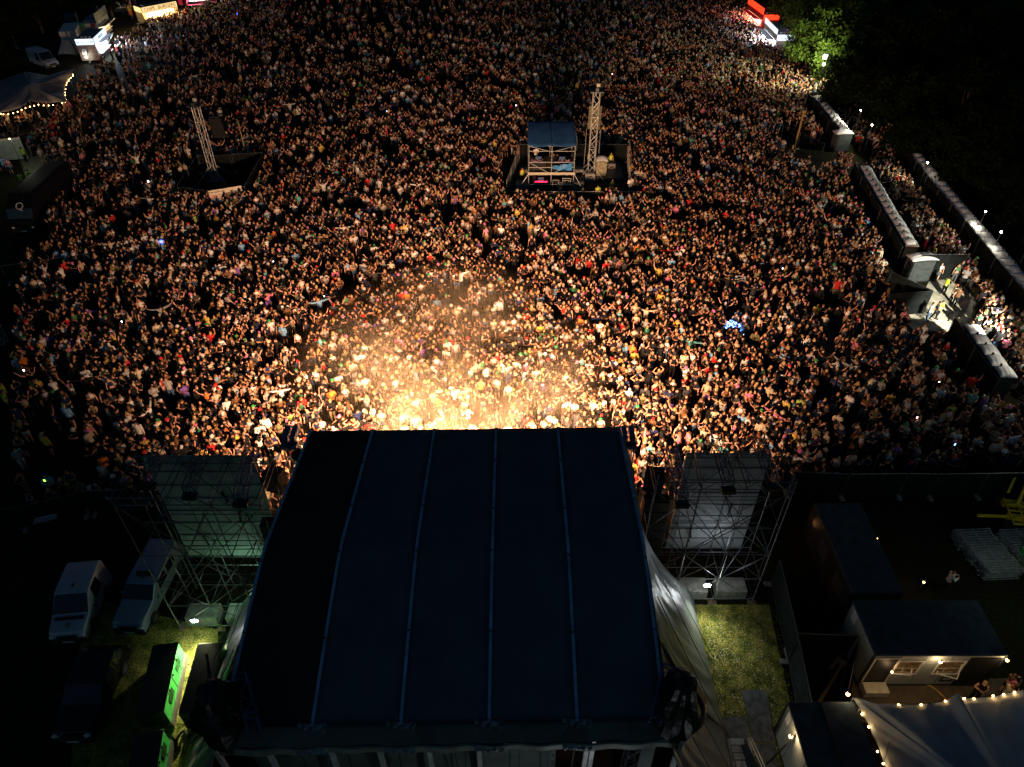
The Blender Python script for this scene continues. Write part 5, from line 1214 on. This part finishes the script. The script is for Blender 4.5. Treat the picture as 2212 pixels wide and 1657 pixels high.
    mb = MB(); mb.box((-.03, y1 + .3, Hh - .0), (.03, y1 + .45, Hh + .08)); mb.build('aerial', 'black', r)
    return r
vp = M('van_white', (.36, .41, .50), .3, spec=.6, var=.04); pk_ = M('pickup_silver', (.22, .29, .38), .28, .3, spec=.6, var=.05); dk = M('car_black', (.004, .004, .005), .10, spec=.5, var=.1)
vn = vehicle('van', (-22.1, 20.9, 0), R(6), 'white van with dark windscreen parked at the left', 3.7, 1.85, 1.95, vp)
mb = MB()
for k in range(6): mb.tube((-.5, -.3, 0), (.5, .3, 0), .01, 3) if False else mb.box((-.012 + .16 * math.cos(k * R(60)) * 1.0, -.012 + .16 * math.sin(k * R(60)), 0), (.012 + .16 * math.cos(k * R(60)), .012 + .16 * math.sin(k * R(60)), .004))
for k in range(3): mb.box((-.16, -.03, .005 + k * .002), (.16, .03, .006 + k * .002), rot=k * R(60))
o = mb.build('bonnet_emblem', M('emblem_grey', (.2, .23, .28), .4), vn); o.location = (0, -1.45, 1.10); o.rotation_euler = (R(12), 0, 0)
for x in (-.3, 0, .3): MB().box((x - .02, .8, 1.95), (x + .02, 1.2, 1.975)).build('roof_rib', vp, vn)
pkp = vehicle('pickup_truck', (-18.95, 22.0, 0), R(-3), 'silver pickup truck with roof box canopy parked beside the left scaffold', 4.9, 1.72, 1.7, pk_)
text_part('SECURITY', .2, M('faded_ink', (.28, .32, .38), .4), pkp, (.0, -2.45 + .75, 1.16), (R(6), 0, 0), depth=.004)
mb = MB(); mb.tube((0, 0, 0), (0, 0, .012), .13, 14); o = mb.build('bonnet_badge', M('badge_tan', (.35, .27, .16), .5), pkp); o.location = (-.55, -1.7, 1.11)
MB().box((-.4, -.1, 1.72), (.4, .15, 1.82), bev=.02).build('beacon_bar', 'black', pkp)
vehicle('car', (-19.5, 16.4, 0), R(2), 'glossy black car parked nearest the bottom left', 4.3, 1.9, 1.62, dk)
tk = vehicle('box_truck', (-46.3, 66.0, 0), R(3), 'black truck with a round pale letter Q emblem on its front', 9.5, 2.5, 3.3, M('truck_black', (.008, .009, .012), .6, var=.2, spec=.05))
text_part('Q', .95, M('emblem_pale', (.55, .55, .55), .6), tk, (.15, -4.75 + .62, 2.02 + .6), (R(50), 0, 0), depth=.01)
# ------------------------------------------------------------------ food trailers
def trailer(loc, rz, L_, W_, h, side, label, body, fascia, ink, endtext, sidetext, light, lp, roofm='dark_steel', raised=0.0, awn='white', endfascia=True, awncol=None, ts=.55):
    """footprint x 0..W, y 0..L, the serving hatch on side +1 (x=W) or -1 (x=0)"""
    r = thing('food_trailer', label, 'food stall', loc, rz)
    MB().box((0, 0, .4), (W_, L_, h), bev=.03).build('body', body, r)
    MB().box((.04, .04, h + .003), (W_ - .04, L_ - .04, h + .06)).build('roof', roofm, r)
    for k in range(3): MB().box((W_ * (.25 + .2 * k), .9, h + .062), (W_ * (.25 + .2 * k) + .32, 1.05, h + .14)).build('roof_vent', 'white', r)
    xs = W_ if side > 0 else 0; s = side
    z0, z1 = (h - .75, h + .1) if not raised else (h + .05, h + raised)
    def pan(x0, x1, y0, y1, za, zb, m, nm): return MB().box((min(x0, x1), min(y0, y1), za), (max(x0, x1), max(y0, y1), zb)).build(nm, m, r)
    fp = pan(xs + s * .01, xs + s * .09, .1, L_ - .1, z0, z1, fascia, 'fascia')
    if sidetext: text_part(sidetext, ts * (1 if not raised else 1.1), ink, r, (xs + s * .105, L_ * .5, (z0 + z1) / 2), (R(90), 0, R(90 * s)), depth=.01)
    if endfascia:
        pan(.05, W_ - .05, -.08, -.01, h - .75, h + .06, fascia, 'end_fascia')
        if endtext: text_part(endtext, .58, ink, r, (W_ / 2, -.10, h - .35), (R(90), 0, 0), depth=.01, sx=min(1, W_ * .85 / (len(endtext) * .25)))
    # hatch opening, counter, awning
    pan(xs + s * .005, xs + s * .03, .6, L_ - .8, 1.25, h - .8, M('hatch_' + light, (1, 1, 1), .5, emit=light, es=min(1.3, lp * .004), scale=3, var=.6), 'hatch')
    pan(xs + s * .035, xs + s * .45, .5, L_ - .7, 1.15, 1.22, 'alu', 'counter')
    for k in range(6):
        y = .8 + k * (L_ - 2) / 6; MB().box((xs + s * .18 - .08, y, 1.222), (xs + s * .18 + .08, y + .2, 1.4)).build('counter_jar', ['white', 'red_light', 'yellow_paint'][k % 3] if k % 3 != 1 else 'orange_vest', r)
    mb = MB(); mb.quad((xs + s * .1, .5, h - .80), (xs + s * .1, L_ - .7, h - .80), (xs + s * 1.35, L_ - .7, h - .55), (xs + s * 1.35, .5, h - .55), .05); mb.build('awning_flap', awn, r)
    for y in (.55, L_ - .75): MB().tube((xs + s * .1, y, 1.5), (xs + s * 1.25, y, h - .65), .02, 4).build('gas_strut', 'steel', r)
    for y in (L_ * .45, L_ * .58):
        for x in (.1, W_ - .1): MB().tube((x - .1, y, .3), (x + .1, y, .3), .3, 12).build('wheel', 'rubber', r)
    MB().tube((W_ / 2, -.05, .45), (W_ / 2, -1.1, .42), .05, 5).build('tow_bar', 'steel', r)
    c = lin(light)[:3]; m = Matrix.Rotation(rz, 3, 'Z')
    for y in (L_ * .25, L_ * .6): lamp('stall_light', 'POINT', Vector(loc) + m @ Vector((xs + s * 1.25, y, h - .8)), lp * 1.2, c, None, .25)
    lamp('stall_light', 'POINT', Vector(loc) + m @ Vector((W_ * .4, -1.4, h + .1)), lp * .03, c, None, .2)
    return r
ww = M('fascia_white', (1, 1, 1), .4, emit='cfe0ff', es=1.5, scale=1.2, var=.1); yy = M('fascia_yellow', (1, .9, .5), .4, emit='ffd890', es=1.0, scale=.5, var=.1)
rr = M('fascia_red', (1, .2, .08), .4, emit='ff3a1c', es=1.6, scale=1, var=.1); dd = M('fascia_dark', (.10, .12, .13), .6); ink = M('blue_ink', (.03, .06, .25), .6); bki = M('black_ink')
b = G(217, 138); tr1 = trailer((b.x - 2.65, b.y, 0), R(9), 6.2, 2.65, 3.4, 1, 'white lit burger trailer with blue lettering and open flap on the left', M('trailer_tan', (.25, .18, .14), .5), ww, ink, 'Burger Land', 'BURGERS', 'cfe0ff', 900, M('trailer_roof', (.10, .14, .2), .5))
MB().box((.6, -.5, 1.4), (1.25, -.05, 2.1), bev=.03).build('extractor', 'white', tr1)
b = G(247, 80); tr2 = trailer((b.x - 3.0, b.y - 4, 0), R(8), 6.5, 2.6, 3.0, 1, 'dark pizza trailer with raised sign and green white red stripe', M('trailer_grey', (.20, .22, .22), .5), dd, M('pale_ink', (.35, .35, .33), .7), '', 'PIZZA', 'ffd9a0', 130, M('trailer_roof'), raised=1.3, awn='dark_steel', endfascia=False, ts=.8)
for k, c in enumerate(('green_mark', 'white', 'red_stripe')):
    if c == 'red_stripe': M('red_stripe', (.5, .03, .04), .6)
    MB().box((.1 + k * .8, -.03, 2.45), (.88 + k * .8, -.004, 2.95)).build('stripe', c, tr2)
A0 = G(316, 58); tr3 = trailer((A0.x - 2.6 * math.cos(R(-41)), A0.y - 2.6 * math.sin(R(-41)), 0), R(-41), 6.6, 2.6, 2.9, 1, 'brightly lit yellow chips and burgers stall at the top left', M('stall_yellow', (.7, .5, .2), .5), yy, bki, '', 'CHIPS  BURGERS', 'ffe0a0', 700, 'dark_steel', awn='orange_vest', ts=.8)
q = G(268, 30); trailer((q.x - 3, q.y + 1, 0), R(-70), 5.0, 2.4, 2.9, 1, 'dim stall with a white framed dark sign behind the chips stall', 'black', dd, 'pale_ink', '', '', '606060', 2, 'black', endfascia=False)
q = G(400, 13); trailer((q.x, q.y, 0), R(-60), 5.5, 2.5, 3.0, 1, 'pink and white lit stall at the top edge left of centre', M('stall_pink', (.6, .1, .2), .5), M('fascia_pink', (1, .3, .4), .4, emit='ff8090', es=2), 'white', '', '', 'fff0e0', 480, 'dark_steel')
q = G(286, 40); fl_ = thing('feather_flag', 'tall red and yellow feather flag beside the chips stall', 'flag', (q.x, q.y, 0))
MB().tube((0, 0, 0), (0, 0, 5.2), .04, 5).build('flag_pole', 'steel', fl_); 
for k in range(6): MB().box((-.38, -.03, .5 + k * .78), (.3, .03, 1.26 + k * .78)).build('flag_cloth', ['orange_vest', 'yellow_paint', 'red_stripe'][k % 3], fl_)
q = G(404, 16); fl_ = thing('feather_flag', 'red feather flag in front of the pink stall', 'flag', (q.x - 1.0, q.y, 0))
MB().tube((0, 0, 0), (0, 0, 3.6), .04, 5).build('flag_pole', 'steel', fl_); MB().box((-.4, -.03, .4), (.35, .03, 3.5)).build('flag_cloth', M('flag_red', (.6, .05, .12), .6, emit='ff3050', es=.3), fl_)
q = G(218, 139); bs = MB(); bs.box((-.25, -.1, 0), (.25, .1, 1.0)); o = solo(bs, 'a_board', 'red_stripe', 'small red board at the corner of the burger trailer', 'board'); o.location = (q.x + .4, q.y - .4, 0)
# trucks and vans behind the stalls
q = G(160, 112); vt = thing('box_truck', 'white box lorry seen from behind its closed doors at the left', 'truck', (q.x, q.y, 0), R(18))
MB().box((-1.2, 0, .7), (1.2, 5.5, 3.0), bev=.03).build('box_body', M('lorry_white', (.55, .58, .62), .5), vt); MB().box((-.02, -.02, .75), (.02, -.003, 2.95)).build('door_joint', 'black', vt)
for z in (1.2, 2.4):
    for x in (-.9, .35): MB().box((x, -.03, z), (x + .5, -.005, z + .05)).build('hinge', 'black', vt)
MB().box((-1.1, .3, .35), (1.1, 7.2, .69)).build('chassis', 'black', vt); MB().box((-1.1, 5.7, .7), (1.1, 7.3, 2.4), bev=.1).build('cab', 'lorry_white', vt)
for x in (-1.0, 1.0):
    for y in (1.5, 6.3): MB().tube((x - .12, y, .4), (x + .12, y, .4), .4, 14).build('wheel', 'rubber', vt)
vehicle('van', (G(95, 150).x - .5, G(95, 150).y + 1.6, 0), R(52), 'white van parked above the left tent', 5.6, 2.0, 2.3, M('van_pale', (.42, .46, .52), .4, var=.05))
for (x, y, a_, lb) in ((163, 66, 25, 'left dark van parked behind the burger trailer'), (205, 46, 20, 'right dark van parked behind the pizza trailer')):
    vehicle('van', (G(x, y).x, G(x, y).y, 0), R(a_), lb, 5.2, 2.0, 2.6, M('van_dark', (.10, .13, .17), .4))
# tarpaulin lean-to beside burger trailer and small flood
q = G(178, 128); mb = MB(); mb.sheet(lambda u, v: (q.x - 3 + 4.2 * u, q.y + 1.5 - 2.4 * v * (1 - .3 * u), 2.3 - 1.4 * v + .1 * math.sin(u * 8)), 14, 8, .02); solo(mb, 'tarpaulin', M('pale_sheet', (.25, .30, .33), .6, bump=.3), 'pale sheet draped low in front of the burger trailer', 'tarpaulin')
q = G(187, 126, 1.0); bulb_lamp('work_lamp', (q.x, q.y, 1.2), 45, (.95, 1, .9), 'bright work lamp at the foot of the burger trailer', None, 0, .12, 'bulb_white')
q = G(176, 128); mb = MB(); mb.tube((0, 0, 0), (-.9, .3, 4.2), .09, 6); o = solo(mb, 'pole', 'black', 'dark slanting pole in front of the burger trailer', 'pole'); o.location = (q.x + .2, q.y - 1.2, 0)
# ---- right hand stalls
trailer((40.9, 119.3, 0), R(-1), 7.5, 2.75, 3.0, -1, 'white lit trailer with Express lettering at the upper right', M('trailer_cream', (.62, .60, .48), .5), ww, ink, 'Express', '', 'dbe8ff', 950, M('trailer_silver', (.16, .19, .22), .4, .5), raised=.75, awn='white')
trailer((42.1, 131.6, 0), R(4), 8.2, 2.8, 3.0, -1, 'red lit stall with glowing red signs at the upper right', M('stall_red', (.55, .05, .03), .5), rr, 'yellow_paint', '', '', 'ffb0a0', 420, M('stall_roof', (.05, .04, .04), .7), raised=1.0, awn=M('awning_red', (.7, .10, .04), .5))
q = G(1718, 72); gz_ = thing('market_tent', 'pink lit white tent between the Express trailer and the trees', 'tent', (q.x + .3, q.y + 2, 0))
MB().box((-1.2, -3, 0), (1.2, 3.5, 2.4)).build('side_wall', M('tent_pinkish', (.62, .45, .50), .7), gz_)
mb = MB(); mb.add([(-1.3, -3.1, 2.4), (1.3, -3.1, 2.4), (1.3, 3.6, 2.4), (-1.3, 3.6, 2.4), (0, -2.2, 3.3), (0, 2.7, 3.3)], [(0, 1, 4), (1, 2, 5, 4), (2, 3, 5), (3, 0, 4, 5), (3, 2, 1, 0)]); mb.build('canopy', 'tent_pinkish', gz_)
q = G(1735, 105); mb = MB(); mb.loft([(0, 0, 0), (0, 0, 1.0), (0, 0, 1.9)], [(1.5, 1.1), (1.2, .9), (.3, .2)], 9); o = solo(mb, 'tarpaulin', M('green_tarp', (.02, .30, .10), .6, bump=.5), 'green tarpaulin heap between the Express trailer and the tree', 'tarpaulin'); o.location = (q.x, q.y, 0)
q = G(1726, 106); mb = MB(); mb.tube((0, 0, 0), (0, 0, 1.1), .28, 10); o = solo(mb, 'barrel', 'red_stripe', 'small red barrel behind the Express trailer', 'barrel'); o.location = (q.x, q.y, 0)
lamp('pink_tent_light', 'POINT', G(1712, 60, 3.5), 60, (1, .5, .7), None, .3)
# ------------------------------------------------------------------ flood and festoon lamps on the right
def pole_lamp(px, py, h, power, col, label, group, r_=.12, bm='bulb_white', aim=None):
    q = G(px, py, h); return bulb_lamp('flood_lamp', tuple(q), power, col, label, group, 0, r_, bm, 'flood lamp', aim)
gcol = (1, .98, .62)
pole_lamp(1782, 123, 6.2, 5000, gcol, 'largest flood lamp glaring inside the green tree', None, .34, 'bulb_big', aim=G(1660, 130, 2.5))
pole_lamp(1779, 139, 6.5, 500, gcol, 'smaller flood lamp just below the largest one in the tree', None, .2, 'bulb_big', aim=G(1700, 160, 1.5))
LP = [(1809, 109, 5, 14, 'small lamp right of the floodlit tree'), (1839, 157, 4.2, 14, 'small lamp in the dark leaves below the floodlit tree'), (1859, 239, 3.6, 600, 'small lamp above the crowd between the two upper toilet rows'),
      (1883, 270, 3.6, 600, 'small lamp above the crowd below the upper toilet rows'), (2003, 352, 3.4, 600, 'topmost lamp along the far right toilet row'), (2128, 457, 3.6, 450, 'middle lamp along the far right toilet row'), (2162, 501, 3.6, 450, 'lower lamp along the far right toilet row')]
for x, y, h, pw, lb in LP: pole_lamp(x, y, h, pw, (1, .95, .74), lb, 'small white lamps along the toilets', .075, aim=G(x, y, h) + Vector((-9, -1, -3.4)))
pole_lamp(2300, 720, 5.2, 300, (1, .93, .72), 'assumed flood lamp just outside the right edge lighting the concrete gap', None, .2)  # unseen lamp and pole, assumed from the shadows on the concrete
lamp('assumed_gap_spot', 'SPOT', G(2300, 720, 5.2) + Vector((-.3, .1, 0)), 22000, (1, .95, .78), None, .12, aim=G(2020, 655, 0), angle=42, blend=.7)  # assumed beam of that unseen lamp, narrowed onto the concrete
for x, y, pw, lb in ((20, 300, 50, 'lamp above the white sign board at the left edge'),):
    pole_lamp(x, y, 4.5, 160, (1, 1, .8), lb, None, .05, 'bulb')
sb = thing('sign_board', 'lit white sign board with people in front at the left edge', 'board', G(18, 352), R(14))
MB().box((-2.2, 0, .3), (2.2, .08, 2.7)).build('board_face', M('sign_white', (.55, .55, .44), .6), sb)
for x in (-2.1, 2.1): MB().tube((x, .12, 0), (x, .12, 2.8), .04, 5).build('board_post', 'steel', sb)
q = G(5, 740); lt = thing('lattice_mast', 'dark lattice mast at the left edge of the crowd', 'mast', (q.x, q.y, 0)); mb = MB(); lattice(mb, (0, 0, 0), (0, 0, 5.5), .6, .03, 9); mb.build('mast_frame', 'steel', lt)
fence([G(0, 575, 1.8), G(190, 548, 1.8)], 1.8, 'dark fence in front of the black truck at the left', scrim=False)
fence([G(-10, 300, 1.8), G(110, 268, 1.8)], 1.8, 'dark fence below the left tent', scrim=False)
mb = MB(); mb.tube((0, 0, 0), (0, 0, 6.5), .08, 6, .05); o = solo(mb, 'pole', M('lit_timber'), 'slanting pale pole at the right edge by the toilets', 'pole'); q = G(2203, 568); o.location = (q.x - .0, q.y, 0)
# ------------------------------------------------------------------ glowing costume, phones, ball
q = G(1586, 700, 1.2); cp = thing('light_costume', 'glowing blue string light wings worn in the crowd right of centre', 'costume', (q.x, q.y - .25, .5)); cr3 = random.Random(4); mb = MB()
bl = M('blue_led', (.2, .4, 1), .4, emit='3a7bff', es=9); bw_ = M('white_led', (1, 1, 1), .4, emit='c8dcff', es=9)
for m_, n_ in ((bl, 170), (bw_, 60)):
    mb = MB()
    for _ in range(n_):
        t = cr3.random(); x = -.75 + 1.5 * t; z = .95 - .85 * abs(t - .25) * 1.1 + cr3.uniform(-.28, .28); mb.ell((x, cr3.uniform(-.12, .12), z), (.028, .028, .028), 4, 3)
    mb.build('light_string', m_, cp)
mb = MB(); mb.sheet(lambda u, v: (-.75 + 1.5 * u, .03 * math.sin(9 * u), 1.2 - .9 * abs(u - .25) - .55 * v), 10, 5, .01); mb.build('wing_cloth', M('sheer_blue', (.10, .16, .5), .6), cp)
lamp('costume_light', 'POINT', (q.x, q.y - .5, 1.6), 8, (.25, .45, 1), None, .2)
PH = [(348, 522, '2a60ff', 'blue glowing ball held up left of centre', .16), (512, 30, '3050ff', 'blue light far back at the top', .1), (1114, 228, 'e8f0ff', 'white phone light behind the mixing tower', .07), (320, 392, 'e8f0ff', 'bright phone screen left of the left enclosure', .09),
      (590, 335 + 230, 'e8f0ff', 'phone screen in the centre left crowd', .05), (700, 640, 'c8e0ff', 'phone screen in the middle of the crowd', .05), (1386, 745, 'ffffff', 'phone torch right of the roof centre', .07), (1690, 580, 'ffffff', 'phone screen in the right crowd', .06),
      (51, 800, 'd0e0ff', 'phone screen at the dark lower left', .07), (263, 695, 'ffffff', 'phone screen in the left crowd', .07), (96, 1038, '90ff40', 'green lit phone at the dark lower left', .07), (1981, 902, 'ffb0b0', 'pinkish phone light in the dark right crowd', .08),
      (2062, 960, '70b0ff', 'blue phone light in the dark right crowd', .07), (2028, 825, 'ffffff', 'phone light by the toilet fence', .05), (835, 240, '80a0ff', 'phone light in the far left crowd', .06), (1322, 160, 'ffffff', 'phone light far back right of the tower', .06)]
for x, y, c, lb, s in PH:
    q = G(x, y, 1.75); r = thing('phone', lb, 'phone', tuple(q), cr3.uniform(-.5, .5), 'lit phones held up in the crowd')
    if 'ball' in lb: MB().ell((0, 0, 0), (s, s, s), 10, 8).build('glowing_ball', M('led_' + c, (1, 1, 1), .4, emit=c, es=4), r); r.name = 'glowing_ball'; r['category'] = 'ball'; del r['group']
    else:
        MB().box((-s * .7, -.006, -s), (s * .7, -.001, s)).build('screen', M('led_' + c, (1, 1, 1), .4, emit=c, es=7), r); MB().box((-s * .75, 0, -s * 1.08), (s * .75, .01, s * 1.08)).build('case', 'black', r)
# ------------------------------------------------------------------ telehandler, scaffold stacks
q = G(2196, 1122); th = thing('telehandler', 'yellow lifting machine with open frame parked at the right edge', 'telehandler', (q.x, q.y, 0), R(-12))
th.scale = (.72, .72, .72)
T2 = lambda a, b, r_, nm, m='yellow_paint': MB().tube(a, b, r_, 4).build(nm, m, th)
MB().box((-1.3, -1.0, .6), (1.7, -.5, 1.1)).build('chassis', 'yellow_paint', th); MB().box((-1.2, .6, .6), (1.6, 1.1, 1.05)).build('chassis', 'yellow_paint', th)
for i, y in enumerate((-1.6, -.9, -.2, .5)): T2((-1.2, y, 1.1), (1.4, y + .15, 1.15), .07, 'cross_member')
for x in (-1.2, -.3, .5, 1.4): T2((x, -1.7, 1.2), (x, 1.0, 1.2), .07, 'frame_rail')
T2((-.4, .4, 1.3), (.9, 3.0, 2.6), .16, 'boom'); T2((-.9, 1.4, 1.5), (-.1, 3.0, 2.3), .12, 'boom'); T2((-3.6, -1.1, .9), (-1.2, -.8, 1.0), .12, 'outrigger_leg'); T2((1.2, -.6, 1.2), (2.0, 1.4, 1.4), .08, 'frame_rail')
for x, y in ((-1.1, -1.3), (1.5, -1.3), (-1.1, 1.3), (1.5, 1.3)): MB().tube((x, y - .18, .5), (x, y + .18, .5), .5, 14).build('wheel', 'rubber', th)
sr = random.Random(8)
for row in range(3):
    for col in range(2):
        q = G(2080 + col * 95 + row * 26, 1158 + row * 32 + 18); st_ = thing('tube_stack', '%s stack of grey scaffold frames in the %s row at the right edge' % (('left', 'right')[col], ('back', 'middle', 'front')[row]), 'scaffold stack', (q.x + .4, q.y, 0), R(3), 'stacks of scaffold frames')
        for k in range(5):
            mb = MB(); z = .12 + k * .17
            for j in range(6): mb.tube((-1.0 + sr.uniform(-.12, .12), -.42 + j * .17, z), (1.0 + sr.uniform(-.12, .12), -.42 + j * .17, z), .028, 4)
            for j in range(3): x = -.9 + j * .9; mb.tube((x, -.45, z + .06), (x, .45, z + .06), .026, 4)
            mb.build('frame_layer', M('stack_grey', (.34, .37, .37), .5, .4), st_)
q = G(2212, 1235); cbn = thing('skip', 'green waste container cut by the right edge', 'container', (q.x + .6, q.y, 0)); MB().box((-.7, -.6, .1), (.9, .9, 1.5), bev=.05).build('bin_body', M('bin_green', (.03, .40, .08), .5), cbn); MB().box((-.75, -.65, 1.503), (.95, .95, 1.6)).build('lid', M('bin_lid', (.03, .25, .06), .5), cbn)
lamp('yard_fill', 'POINT', G(2260, 1205, 4.5), 90, (.85, 1, .78), None, .2)  # fill lights added over the yard, without any fixture
lamp('yard_fill', 'POINT', G(1755, 1130, 1.5), 5, (1, .45, .18), None, .3)
# ------------------------------------------------------------------ trees
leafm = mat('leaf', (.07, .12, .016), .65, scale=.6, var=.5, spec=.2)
n = leafm.node_tree.nodes; l = leafm.node_tree.links; b_ = n["Principled BSDF"]; tl_ = n.new("ShaderNodeBsdfTranslucent"); tl_.inputs[0].default_value = (.06, .11, .012, 1); mx_ = n.new("ShaderNodeMixShader"); mx_.inputs[0].default_value = .3
l.new(b_.outputs[0], mx_.inputs[1]); l.new(tl_.outputs[0], mx_.inputs[2]); l.new(mx_.outputs[0], n["Material Output"].inputs[0])
bark = M('bark', (.09, .065, .04), .9, scale=6)
def tree_meshes(seed, rad, ht, lo):
    g = np.random.default_rng(seed); K = 105; cen = []
    while len(cen) < K:
        p = g.uniform(-1, 1, 3); d = np.linalg.norm(p)
        if .35 < d < 1 and g.random() < d: cen.append(p * (1 + .22 * math.sin(5 * math.atan2(p[1], p[0]) + seed) + .12 * math.sin(9 * p[2] + 4 * p[0])))
    cen = np.array(cen) * [rad, rad, (ht - lo) / 2] + [0, 0, (ht + lo) / 2]
    Q = 60; c = np.repeat(cen, Q, 0) + g.normal(0, 1, (K * Q, 3)) * [.42, .42, .30]; n_ = len(c)
    a = g.normal(0, 1, (n_, 3)); a /= np.linalg.norm(a, axis=1)[:, None]; b = np.cross(a, g.normal(0, 1, (n_, 3))); b /= np.linalg.norm(b, axis=1)[:, None]
    s = g.uniform(.12, .30, (n_, 1)); V = np.stack([c - a * s, c - b * s * .6, c + a * s, c + b * s * .6], 1).reshape(-1, 3)
    me = bpy.data.meshes.new('crown'); me.from_pydata(V.tolist(), [], np.arange(n_ * 4).reshape(-1, 4).tolist()); me.materials.append(leafm)
    t = MB(); t.loft([(0, 0, 0), (.05, 0, lo * .5), (0, .1, lo), (.1, 0, (lo + ht) / 2), (0, 0, ht * .85)], [.34, .27, .22, .14, .05], 8)
    r = random.Random(seed)
    for k in range(9):
        q = cen[r.randrange(K)]; z = r.uniform(lo * .7, ht * .6); t.loft([(0, 0, z), tuple(np.array([q[0] * .5, q[1] * .5, (z + q[2]) / 2 + .2])), tuple(q)], [.11, .07, .03], 5)
    return me, t.mesh('trunk', bark)
TM = [tree_meshes(1, 3.6, 8.5, 2.4), tree_meshes(2, 4.4, 9.5, 2.6), tree_meshes(3, 3.0, 7.0, 1.8)]
def tree(x, y, h, k, s, label, group):
    q = G(x, y, h); r = thing('broadleaf_tree', label, 'tree', (q.x, q.y, 0), rnd.uniform(0, 6), group); r.scale = (s, s, s)
    for nm, me in (('crown', TM[k][0]), ('trunk', TM[k][1])):
        o = bpy.data.objects.new(nm, me); S.collection.objects.link(o); o.parent = r
        if nm == 'crown' and 'dark' in label + group: o.material_slots[0].link = 'OBJECT'; o.material_slots[0].material = M('shaded_leaf', (.011, .018, .006), .9, scale=.6, var=.5, spec=.03)  # missing light on these trees is put into a darker leaf colour
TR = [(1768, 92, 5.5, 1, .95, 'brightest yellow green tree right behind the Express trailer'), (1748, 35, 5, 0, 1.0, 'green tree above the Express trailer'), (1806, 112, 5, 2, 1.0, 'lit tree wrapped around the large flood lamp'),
      (1830, 175, 4.5, 0, .85, 'dark shaded tree over the upper toilet row'), (1725, 8, 5, 2, 1.1, 'dim tree at the top edge behind the red stall'), (1830, 60, 5, 1, 1.0, 'dim green tree right of the brightest tree'),
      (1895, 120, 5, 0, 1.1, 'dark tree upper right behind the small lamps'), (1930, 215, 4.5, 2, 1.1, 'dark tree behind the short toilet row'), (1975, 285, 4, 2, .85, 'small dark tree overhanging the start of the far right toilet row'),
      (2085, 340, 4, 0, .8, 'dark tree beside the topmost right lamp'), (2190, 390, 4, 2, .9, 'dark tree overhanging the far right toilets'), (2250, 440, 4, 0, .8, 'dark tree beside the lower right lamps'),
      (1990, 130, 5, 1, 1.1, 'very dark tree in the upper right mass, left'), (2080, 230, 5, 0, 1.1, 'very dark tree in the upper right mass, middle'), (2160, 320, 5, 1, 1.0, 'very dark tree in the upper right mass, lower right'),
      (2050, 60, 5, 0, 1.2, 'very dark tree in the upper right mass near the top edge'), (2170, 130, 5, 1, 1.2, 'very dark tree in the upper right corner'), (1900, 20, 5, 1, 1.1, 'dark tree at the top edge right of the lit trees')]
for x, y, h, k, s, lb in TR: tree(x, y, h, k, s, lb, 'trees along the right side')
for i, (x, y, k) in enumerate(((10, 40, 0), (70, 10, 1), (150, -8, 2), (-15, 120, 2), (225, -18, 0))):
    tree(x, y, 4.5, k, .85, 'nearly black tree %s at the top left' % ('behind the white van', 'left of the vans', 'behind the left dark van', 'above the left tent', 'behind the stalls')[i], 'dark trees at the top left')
# ------------------------------------------------------------------ stage smoke
sm = bpy.data.materials.new('stage_smoke'); sm.use_nodes = True; n = sm.node_tree.nodes; l = sm.node_tree.links; n.remove(n["Principled BSDF"])
pv = n.new("ShaderNodeVolumePrincipled"); pv.inputs["Color"].default_value = (1, .80, .55, 1); pv.inputs["Anisotropy"].default_value = 0
tc = n.new("ShaderNodeTexCoord"); vl = n.new("ShaderNodeVectorMath"); vl.operation = 'LENGTH'; fall = n.new("ShaderNodeMapRange"); fall.interpolation_type = 'SMOOTHSTEP'
fall.inputs[1].default_value = 1.0; fall.inputs[2].default_value = .15; fall.inputs[3].default_value = 0; fall.inputs[4].default_value = 1
no = n.new("ShaderNodeTexNoise"); no.inputs["Scale"].default_value = 2.1; no.inputs["Detail"].default_value = 4; no.inputs["Distortion"].default_value = .8
nr = n.new("ShaderNodeMapRange"); nr.inputs[1].default_value = .46; nr.inputs[2].default_value = .68; mu = n.new("ShaderNodeMath"); mu.operation = 'MULTIPLY'; m2 = n.new("ShaderNodeMath"); m2.operation = 'MULTIPLY'; m2.inputs[1].default_value = .12
l.new(tc.outputs["Object"], vl.inputs[0]); l.new(vl.outputs["Value"], fall.inputs[0]); l.new(tc.outputs["Object"], no.inputs[0]); l.new(no.outputs[0], nr.inputs[0])
l.new(fall.outputs[0], mu.inputs[0]); l.new(nr.outputs[0], mu.inputs[1]); l.new(mu.outputs[0], m2.inputs[0]); l.new(m2.outputs[0], pv.inputs["Density"]); l.new(pv.outputs[0], n["Material Output"].inputs["Volume"])
mb = MB(); mb.ell((0, 0, 0), (1, 1, 1), 20, 12); o = mb.build('smoke', sm); o.location = (-4.0, 33.0, 5.6); o.scale = (10.5, 12.5, 5.0)
tag(o, 'warm lit stage smoke drifting beyond the roof edge', 'smoke', kind='stuff')
